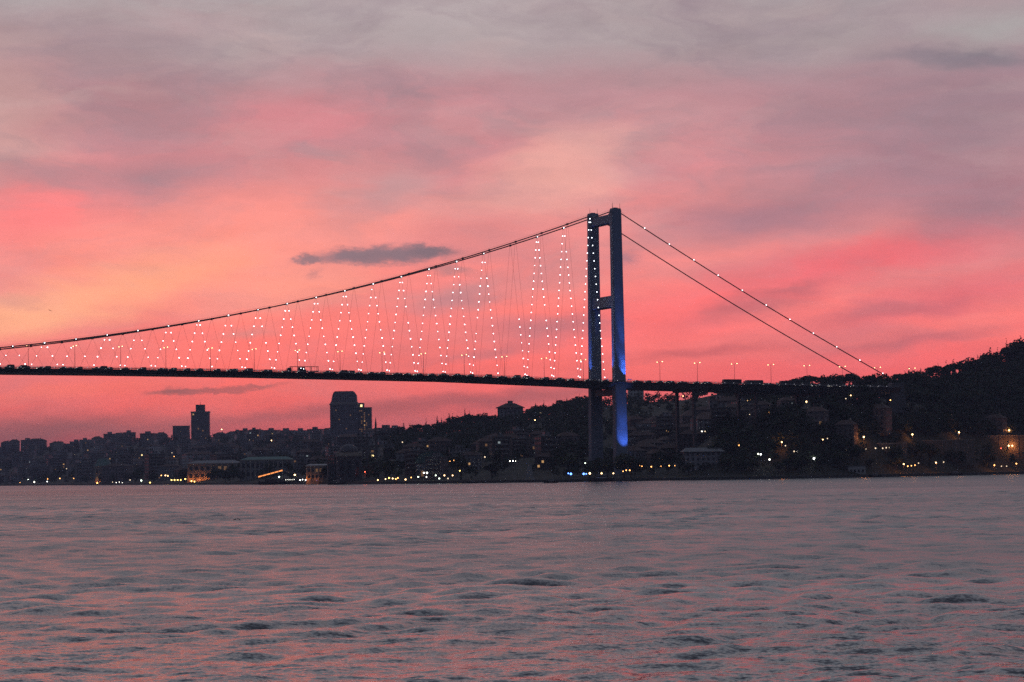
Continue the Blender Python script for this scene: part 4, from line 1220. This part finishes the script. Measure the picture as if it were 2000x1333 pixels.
# mosque
Ym_ = 1690.0; p = at(682, 940, Ym_); mq = thing('mosque', 'waterfront mosque with a single dome and two thin minarets', 'mosque', (p.x, Ym_, 2), .1)
zz_ = lambda py: at(682, py, Ym_).z - 2
MB().box(-8.2, 8.2, -8, 8, -3, zz_(892)).build('prayer_hall', mat('mosque stone', (.13, .13, .14), .85, .2), mq)
MB().box(-8.7, 8.7, -8.5, 8.5, zz_(892) + .01, zz_(892) + .7).build('cornice', STONE, mq)
MB().lathe([(6.6, zz_(892) + .7), (6.6, zz_(884))], 20).build('drum', STONE, mq)
zt = zz_(884); MB().lathe([(6.5 * math.cos(a), zt + 5.6 * math.sin(a)) for a in np.linspace(0, 1.45, 9)] + [(.15, zt + 5.7), (.1, zt + 7.4)], 22).build('dome', mat('mosque lead', (.11, .12, .14), .7, .2), mq, True)
for (x, y) in ((-7.4, -7.2), (7.4, -7.2), (-7.4, 7.2), (7.4, 7.2)): MB().lathe([(.9, zz_(892) + .7), (.9, zz_(886)), (1.05, zz_(886) + .1), (.1, zz_(881))], 10, x, y).build('corner_turret', STONE, mq)
MB().box(-14, 9, 8.01, 20, -3, zz_(905)).build('royal_wing', MATS['mosque stone'], mq)
for x in (-5, 0, 5): MB().box(x - 1.2, x + 1.2, -8.12, -7.9, 3, zz_(900)).build('window', WINDARK, mq)
for (px, top_) in ((734, 816), (717, 833)):
    q_ = at(px, top_, Ym_); x = q_.x - p.x; h = q_.z - 2
    mn = MB().lathe([(1.3, -2), (1.25, 9), (.85, 10), (.75, h - 12), (1.25, h - 11.2), (1.3, h - 10.2), (.68, h - 10.1), (.62, h - 5.2)], 12, x, 3).build('minaret', MATS['mosque stone'], mq)
    MB().lathe([(.8, h - 5.19), (.1, h), (.05, h + 1.2)], 12, x, 3).build('minaret_cap', LEADR, mn)
BSPOTS += [(p.x, Ym_ + 5, 26), (p.x + 16, Ym_ + 3, 8)]
# barrel-roofed hall
Yb = 1600.0; p = at(843, 938, Yb); bh = thing('barrel_roof_hall', 'waterfront hall under a wide curved green roof', 'building', (p.x, Yb, 2), .03)
hwid = 31 * Yb / F_PX; zz_ = lambda py: at(843, py, Yb).z - 2
MB().box(-hwid, hwid, -7, 12, -3, zz_(905)).build('wall', WALLS[1], bh)
m = MB()
for sgn in range(12):
    a0, a1 = math.pi * sgn / 12, math.pi * (sgn + 1) / 12
    hz = zz_(882) - zz_(905); q0 = (hwid + .6) * math.cos(a0), zz_(905) + .02 + hz * math.sin(a0); q1 = (hwid + .6) * math.cos(a1), zz_(905) + .02 + hz * math.sin(a1)
    m.quad((q0[0], -7.6, q0[1]), (q1[0], -7.6, q1[1]), (q1[0], 12.6, q1[1]), (q0[0], 12.6, q0[1]))
m.f.append(tuple(range(0, 0))) if False else None
i = len(m.v); arc = [((hwid + .58) * math.cos(math.pi * j / 12), -7.5, zz_(905) + .02 + (zz_(882) - zz_(905)) * math.sin(math.pi * j / 12)) for j in range(13)]
m.v += arc; m.f.append(tuple(range(i, i + 13)))
m.build('curved_roof', COPPER, bh)
for x in np.linspace(-hwid + 1.5, hwid - 1.5, 7): MB().box(x - .8, x + .8, -7.1, -6.9, 2.5, 6).build('window', WIN['dim'] if rb.random() < .4 else WINDARK, bh)
BSPOTS.append((p.x, Yb, 26))
# lit house by the foot of the hill
p = at(1066, 895, 1640); lh = building(0, p.x, 1640, 'small house on the low slope with bright yellow lit upper window and terrace', None, 0, 1.0, 0, 0)
lh.location.z = at(1066, 895, 1640).z - 1; lh.rotation_euler = (0, 0, .05)
for dx, py, kk, sc2 in ((.9, 873, 'bright', (.9, 1, 1.5)), (-2.2, 886, 'bright', (1.9, 1, .9)), (-6.6, 884, 'cool', (1.6, 1, .5))):
    obj('window', winme[kk], lh, (dx, -5.1, at(1066, py, 1635).z - lh.location.z), None, sc2)
# flat-roofed block silhouetted beneath the approach deck
p = at(1242, 768, 2240); fb = thing('flat_block', 'pale flat-roofed block showing against the sky under the approach deck', 'building', (p.x, 2240, ground(p.x, 2240)), .02)
zt = at(1242, 762, 2240).z - fb.location.z; MB().box(-7, 6.6, -6, 6, -4, zt).build('wall', WALLS[2], fb); MB().box(-7.4, 7, -6.4, 6.4, zt + .01, zt + .6).build('roof', FLATR, fb); MB().box(-2, 2, -2, 2, zt + .62, zt + 2.6).build('stair_head', WALLS[1], fb)
BSPOTS.append((p.x, 2240, 18))
# pale-roofed hall behind the two round trees
p = at(1370, 905, 1475); ph = thing('pale_roof_hall', 'low hall with a wide pale curved roof behind two round trees', 'building', (p.x, 1475, ground(p.x, 1475)), .05)
MB().box(-10, 12, -5, 8, -3, 9).build('wall', WALLS[1], ph); MB().hip(-10, 12, -5, 8, 9.02, 11.4, .8, 1.5).build('roof', mat('pale sheet roof', (.22, .23, .235), .7, .15), ph)
BSPOTS.append((p.x, 1475, 26))
p = at(1672, 926, 1490); wb = thing('boathouse', 'pale boxy boathouse at the water edge below the anchorage', 'building', (p.x, 1490, 1.6), .04)
MB().box(-5.2, 5.2, -3, 4, -.5, 5).build('wall', mat('pale render', (.5, .5, .5), .8, .2), wb); MB().box(-5.5, 5.5, -3.3, 4.3, 5.01, 5.4).build('roof', FLATR, wb)
for x in (-3.4, -1.1, 1.2, 3.5): MB().box(x - .7, x + .7, -3.08, -2.95, 1.2, 2.9).build('window', WINDARK, wb)
BSPOTS.append((p.x, 1490, 14))
# pale tapered marker on the quay
p = at(1035, 937, 1458); mk = thing('stone_pillar', 'pale tapered pillar standing on the quay left of the tower', 'monument', (p.x, 1466, 1.6), 0)
MB().box(-3.2, 3.2, -2, 2, 0, .9).build('plinth', STONE, mk); MB().box(-2.3, 2.3, -1.6, 1.6, .91, 9.0, .42, .5).build('shaft', mat('pale paint', (.32, .32, .32), .7, .1), mk)
# retaining walls lit by the road lamps at right
ROADW = mat('retaining wall stone', (.2, .175, .15), .9, .3, .2)
for i, (x0_, x1_, yt_, yb_, Y) in enumerate([(1690, 1772, 867, 878, 1598), (1776, 1905, 861, 885, 1630), (1908, 2030, 852, 880, 1690)]):
    Y = on_ray((x0_ + x1_) / 2, yb_, .5).y - 3
    a = at(x0_, yb_, Y); b2 = at(x1_, yb_, Y); ht_ = (yb_ - yt_) * Y / F_PX
    rw = thing('retaining_wall', 'stone retaining wall along the hill road at right, ' + ['short dim stretch nearest the bridge', 'orange lit middle stretch', 'orange lit stretch at the picture edge'][i], 'wall', ((a.x + b2.x) / 2, Y, (a.z + b2.z) / 2))
    w = (b2.x - a.x) / 2
    MB().box(-w, w, 0, 1.6, -8, ht_).build('wall_face', ROADW, rw); MB().box(-w, w, -.2, 1.8, ht_ + .01, ht_ + .45).build('coping', STONE, rw)
    for x in np.arange(-w + 3, w, 6): MB().box(x - .4, x + .4, -.35, -.003, -8, ht_).build('buttress', ROADW, rw)

# ---- ordinary houses and blocks
ZONES = [(-30, 330, .03, .9, 105, 'on the far-left hillside', 'houses on the far-left hillside', .42),
         (330, 745, .03, .9, 105, 'below the skyline towers', 'houses on the mid-left hillside', .45),
         (745, 1150, .02, .38, 24, 'left of the bridge tower', 'houses at the foot of the wooded slope', .35),
         (1228, 1460, .10, .6, 44, 'in the valley under the deck', 'houses in the valley under the approach', .3),
         (1460, 1660, .15, .5, 4, 'among trees under the deck', 'houses among trees under the approach', .3),
         (1600, 1990, .02, .25, 3, 'on the right-hand waterfront', 'waterfront houses at right', .3)]
ONE = []
for (xa, xb, fa, fb_, cnt, lab, grp, plit) in ZONES:
    made = tries = 0
    while made < cnt and tries < 4000:
        tries += 1
        px = rb.uniform(xa, xb); ds, ym, zm, yr, zr = [float(v) for v in terr_par(px)]
        f = fa + (fb_ - fa) * rb.random(); Y = ds + 22 + (yr - ds - 22) * f; X = (px - 1004) / F_PX * Y
        s_ = (BX - X) * ca + (BY - Y) * sa; t_ = -(X - BX) * sa + (Y - BY) * ca
        if -16 < t_ < 48 and s_ > -260: continue
        ki = rb.choices(range(8), [3, 3, 3, 3, 2, 3, 1, 1.2] if xa < 700 else [4, 3, 2, 2, .6, 4, .4, .2])[0]
        if (xa < 700 and f > .6 or xa > 700) and ki in ((4, 6, 7) if xa < 1400 else (2, 3, 4, 6, 7)): continue
        k = rb.uniform(.85, 1.2) * (1.05 if Y > 2600 else .95)
        if not free(X, Y, max(KIND[ki][:2]) * k): continue
        nl = rb.choice([1, 1, 2, 3]) if rb.random() < plit else 0; wi = rb.randrange(5) if xa < 700 else rb.choice([1, 3, 4, 4])
        f2 = (f - fa) / (fb_ - fa)
        ONE.append((grp, lab, ['cream', 'grey', 'white', 'rose', 'brown'][wi], 'house' if KIND[ki][3] == 'hip' else 'flat-roofed block', 'low' if f2 < .34 else ('halfway up' if f2 < .67 else 'high'), nl > 0, px,
                    building(ki, X, Y, lab, grp, nl, k, 0, wi))); made += 1
fam = {}
for e in ONE: fam.setdefault(e[:6], []).append(e)
for key, es in fam.items():
    es.sort(key=lambda e: e[6])
    for i, e in enumerate(es):
        o = e[7]; t_ = '%s %s%s, %s %s' % (key[2], key[3], ' with lit windows' if key[5] else '', key[4], key[1])
        if len(es) > 1: t_ += ', %s from left' % ordn(i)
        o['label'] = t_
# skyline blocks on the far-left ridge
SKB = [(12, 862, 0), (28, 859, 5), (55, 857, 3), (72, 857, 6), (110, 863, 1), (150, 860, 3), (190, 853, 0), (215, 845, 2), (232, 846, 5), (252, 842, 2), (290, 844, 3), (315, 845, 5), (430, 845, 5), (455, 843, 1), (480, 838, 3), (500, 839, 6), (520, 841, 5), (560, 838, 4), (588, 838, 3), (620, 843, 5), (755, 832, 3), (772, 833, 2)]
for i, (px, py, ki) in enumerate(SKB):
    Y = float(np.interp(px, CPX, YR)) - 30 if px < 740 else 3200.0
    p = at(px, py, Y); w, d, h, rf = KIND[ki][:4]; k = 1.5
    o = building(ki, p.x, Y, '%s on the far-left skyline, %s from the left' % ('flat-topped block' if rf == 'flat' else 'hip-roofed house', ordn(i)), 'blocks along the far-left skyline', 1 if i in (17, 3) else 0, k)
    o.location.z = p.z - (h + 2.4) * k
    if px == 560:
        for _ in range(9): obj('window', winme[rb.choice(['dim', 'warm'])], o, (rb.uniform(-8, 8), -d / 2 - .06, rb.uniform(3, h - 1)))
    if px > 740: MB().box(-w * .45, w * .45, -d * .45, d * .45, -60, -4.9).build('foundation', CONC, o)

# ------------------------------------------------------------------ lamps ashore
bulb = {k: ball(.43, 8, 5).mesh('lamp', GLOW[k], True) for k in GLOW}
polem = MB().tube([(0, 0, 0), (0, 0, 1)], .09, 5).mesh('pole', RAIL)


def zone_of(px, py):
    if px < 330: return ('waterfront' if py > 915 else 'hillside') + ' at far left'
    if px < 745: return ('waterfront' if py > 915 else 'hillside') + ' below the skyline towers'
    if px < 1160: return ('waterfront' if py > 915 else 'wooded slope') + ' left of the bridge tower'
    if px < 1500: return ('waterfront' if py > 900 else 'slope') + ' under the approach deck'
    return ('waterfront' if py > 900 else 'hill road') + ' at right'


cnt = {}
for (px, py, c, s_) in sorted(PT):
    p = on_ray(px, py, 6.5); Yw = p.y
    zg = ground(p.x, p.y); hh = p.z - zg
    if hh < 1.0: hh = 1.0
    key = (c, 'on the ' + zone_of(px, py)); cnt[key] = cnt.get(key, -1) + 1
    o = thing('lamp_post', '%s lamp, %s, %s from the left' % (CN[c], key[1], ordn(cnt[key])), 'lamp', (p.x, p.y, zg), 0, 'lamps along the shore and slopes')
    obj('pole', polem, o, (0, 0, -.5), None, (1, 1, hh + .5))
    kk = s_ * (.55 + .45 * Yw / 1700)
    obj('lamp', bulb[c], o, (0, -.1, p.z - zg), None, kk)
    if c in 'so' and (px > 1600 and py > 838 and s_ >= 1.0 or (px, py) in ((1391, 792), (1460, 784), (1324, 801), (1527, 864), (660, 926))):
        pt_light('lamp_light', (0, -1.2, p.z - zg), 800, (1, .3, .07), o)
    if c == 'r' and py > 900: pt_light('lamp_light', (0, -1.2, p.z - zg), 700, (1, .15, .06), o)

# ------------------------------------------------------------------ boats
HULL = mat('boat hull dark', (.025, .025, .03), .5, .2); BWHITE = mat('boat white', (.45, .45, .46), .5, .1)


def hull(L_, w_, h_, m_, parent):
    m = MB(); st = 9; ring = []
    for j in range(st):
        f = j / (st - 1); x = -L_ / 2 + L_ * f; ww = w_ / 2 * (1 - max(0, (f - .6) / .4) ** 2 * .96) * (1 if f > .1 else .85); sh = h_ * (1 + .35 * max(0, f - .55) / .45)
        ring.append([(x, -ww * .75, -.8), (x, -ww, sh), (x, ww, sh), (x, ww * .75, -.8)])
    for r in ring: m.v += r
    for j in range(st - 1):
        for k in range(4):
            a = j * 4 + k; b2 = j * 4 + (k + 1) % 4; m.f.append((a, b2, b2 + 4, a + 4))
    m.f += [(0, 1, 2, 3), tuple((st - 1) * 4 + k for k in (3, 2, 1, 0))]
    return m.build('hull', m_, parent)


Yf = 1850.0; p = at(555, 946, Yf); k_ = Yf / F_PX
fr = thing('restaurant_boat', 'moored boat with a sloping canopy edged in orange light', 'boat', (p.x, Yf, 0), math.pi + .03)
hull(100 * k_, 8, 1.9, HULL, fr)
MB().box(-17, 14, -3.2, 3.2, 1.92, 4.2).build('cabin', DARKSTEEL, fr)
ax, az_ = (553 - 555) * -k_, at(553, 919, Yf).z; bx, bz_ = (505 - 555) * -k_, at(505, 932, Yf).z; cx_, cz_ = (606 - 555) * -k_, at(606, 932, Yf).z
m = MB(); m.quad((ax, -3.6, az_), (bx, -3.6, bz_), (bx, 3.6, bz_), (ax, 3.6, az_)); m.quad((cx_, -3.6, cz_), (ax, -3.6, az_), (ax, 3.6, az_), (cx_, 3.6, cz_))
m.quad((ax, -3.6, az_ - .25), (bx, -3.6, bz_ - .25), (bx, 3.6, bz_ - .25), (ax, 3.6, az_ - .25)); m.quad((cx_, -3.6, cz_ - .25), (ax, -3.6, az_ - .25), (ax, 3.6, az_ - .25), (cx_, 3.6, cz_ - .25))
cn = m.build('canopy', DARKSTEEL, fr)
for i in range(6):
    f0, f1 = i / 6 + .01, (i + 1) / 6 - .01
    MB().tube([(bx + (ax - bx) * f0, 3.75, bz_ + (az_ - bz_) * f0), (bx + (ax - bx) * f1, 3.75, bz_ + (az_ - bz_) * f1)], .5, 6).build('light_strip', mat('orange tube light', (.8, .5, .3), .4, 0, emis=(1, .32, .08), strength=1.5), cn)
for x in (bx - .6, ax, cx_ + .6, (ax + bx) / 2, (ax + cx_) / 2):
    for y in (-3.3, 3.3): MB().tube([(x, y, 1.8), (x, y, 4.4 + (az_ - 4.6) * (1 - min(1, abs(x - ax) / abs(bx - ax))))], .1, 5).build('canopy_post', RAIL, fr)
for x, z, c, s_ in ((9 * k_, at(546, 932, Yf).z, 'g', 1.2), (-21 * k_, at(576, 928, Yf).z, 's', 1.1)):
    o = obj('deck_lamp', bulb[c], fr, (x, 3.5, z), None, s_)
for j in range(5):
    obj('deck_lamp', bulb['w'], fr, ((-4 - j * 4) * k_, 3.5, at(560, 937.5, Yf).z), None, .5)
for x in np.arange(-14, 13, 3.2): MB().box(x, x + 1.7, 3.15, 3.26, 2.6, 3.7).build('window', WINDARK, fr)


def small_boat(px0, px1, py, Y, label, light=None):
    p = at((px0 + px1) / 2, py, Y); k = Y / F_PX; Ln = (px1 - px0) * k
    o = thing('small_boat', label, 'boat', (p.x, Y, 0), random.uniform(-.1, .1) + math.pi)
    hull(Ln, Ln * .3, Ln * .13, HULL, o)
    MB().box(-Ln * .22, Ln * .2, -Ln * .1, Ln * .1, Ln * .13, Ln * .27, .8, .9).build('cabin', BWHITE, o)
    MB().box(-Ln * .17, Ln * .205, -Ln * .104, Ln * .104, Ln * .19, Ln * .235).build('window', GLASS, o)
    MB().tube([(-.1 * Ln, 0, Ln * .26), (-.1 * Ln, 0, Ln * .42)], .05, 5).build('mast', RAIL, o)
    return o


small_boat(1062, 1090, 943, 1330, 'small dark motor boat on the water in front of the quay left of the tower')
b_ = small_boat(1148, 1200, 939, 1412, 'long low boat moored under the bridge tower')
small_boat(640, 672, 945, 1620, 'small dark boat moored in front of the mosque')
small_boat(912, 934, 942, 1470, 'small boat moored at the dark quay under the ridge villa')
small_boat(1696, 1722, 931, 1462, 'small boat moored beside the pale boathouse')
small_boat(1850, 1880, 926, 1530, 'small boat moored along the right-hand quay')

# ------------------------------------------------------------------ gulls
GULL = mat('gull feathers dark', (.05, .045, .05), .9, .2)


def gull(px, py, Y, span, label, bank):
    p = at(px, py, Y); m = MB(); s_ = span / 2
    secs = [(-s_, .02, -.02, .10 * s_), (-s_ * .5, .05, .22 * s_, .3 * s_), (0, .13 * s_, .02 * s_, .42 * s_), (s_ * .5, .05, .22 * s_, .3 * s_), (s_, .02, -.02, .10 * s_)]
    for x, th, z, ch in secs: m.v += [(x, ch, z), (x, 0, z + th), (x, -ch, z), (x, 0, z - th)]
    for j in range(4):
        for k in range(4): a = j * 4 + k; b2 = j * 4 + (k + 1) % 4; m.f.append((a, b2, b2 + 4, a + 4))
    m.f += [(0, 1, 2, 3), (19, 18, 17, 16)]
    i = len(m.v); m.tube([(0, -.8 * s_, .0), (0, -.3 * s_, .02), (0, .3 * s_, .03), (0, .55 * s_, .05)], [.05 * s_, .14 * s_, .12 * s_, .05 * s_], 6)
    o = m.build('gull', GULL); o.location = p; o.rotation_euler = (0, R_(bank), R_(30)); tag(o, label, 'bird')
    return o


gull(97.5, 607, 700, 1.1, 'tiny distant gull in the orange sky at far left', 20)
gull(458.5, 1015.5, 260, .36, 'gull skimming the water at left, left one of a pair', -15)
gull(466, 1015, 262, .4, 'gull skimming the water at left, right one of a pair', 25)

# ------------------------------------------------------------------ evening haze
hm = bpy.data.materials.new('evening haze'); hm.use_nodes = True; ht_ = hm.node_tree; ht_.nodes.clear()
pv = N(ht_, 'ShaderNodeVolumePrincipled', inp={'Color': (.60, .68, 1.0, 1), 'Density': 8.2e-5, 'Anisotropy': 0.0})
ho = N(ht_, 'ShaderNodeOutputMaterial'); L(ht_, pv.outputs[0], ho.inputs['Volume'])
hz = MB().box(-13500, 13500, -13500, 13500, -8, 176).build('haze', hm); hz['kind'] = 'stuff'
tag(hz, 'thin evening haze over the strait and hills', 'haze')
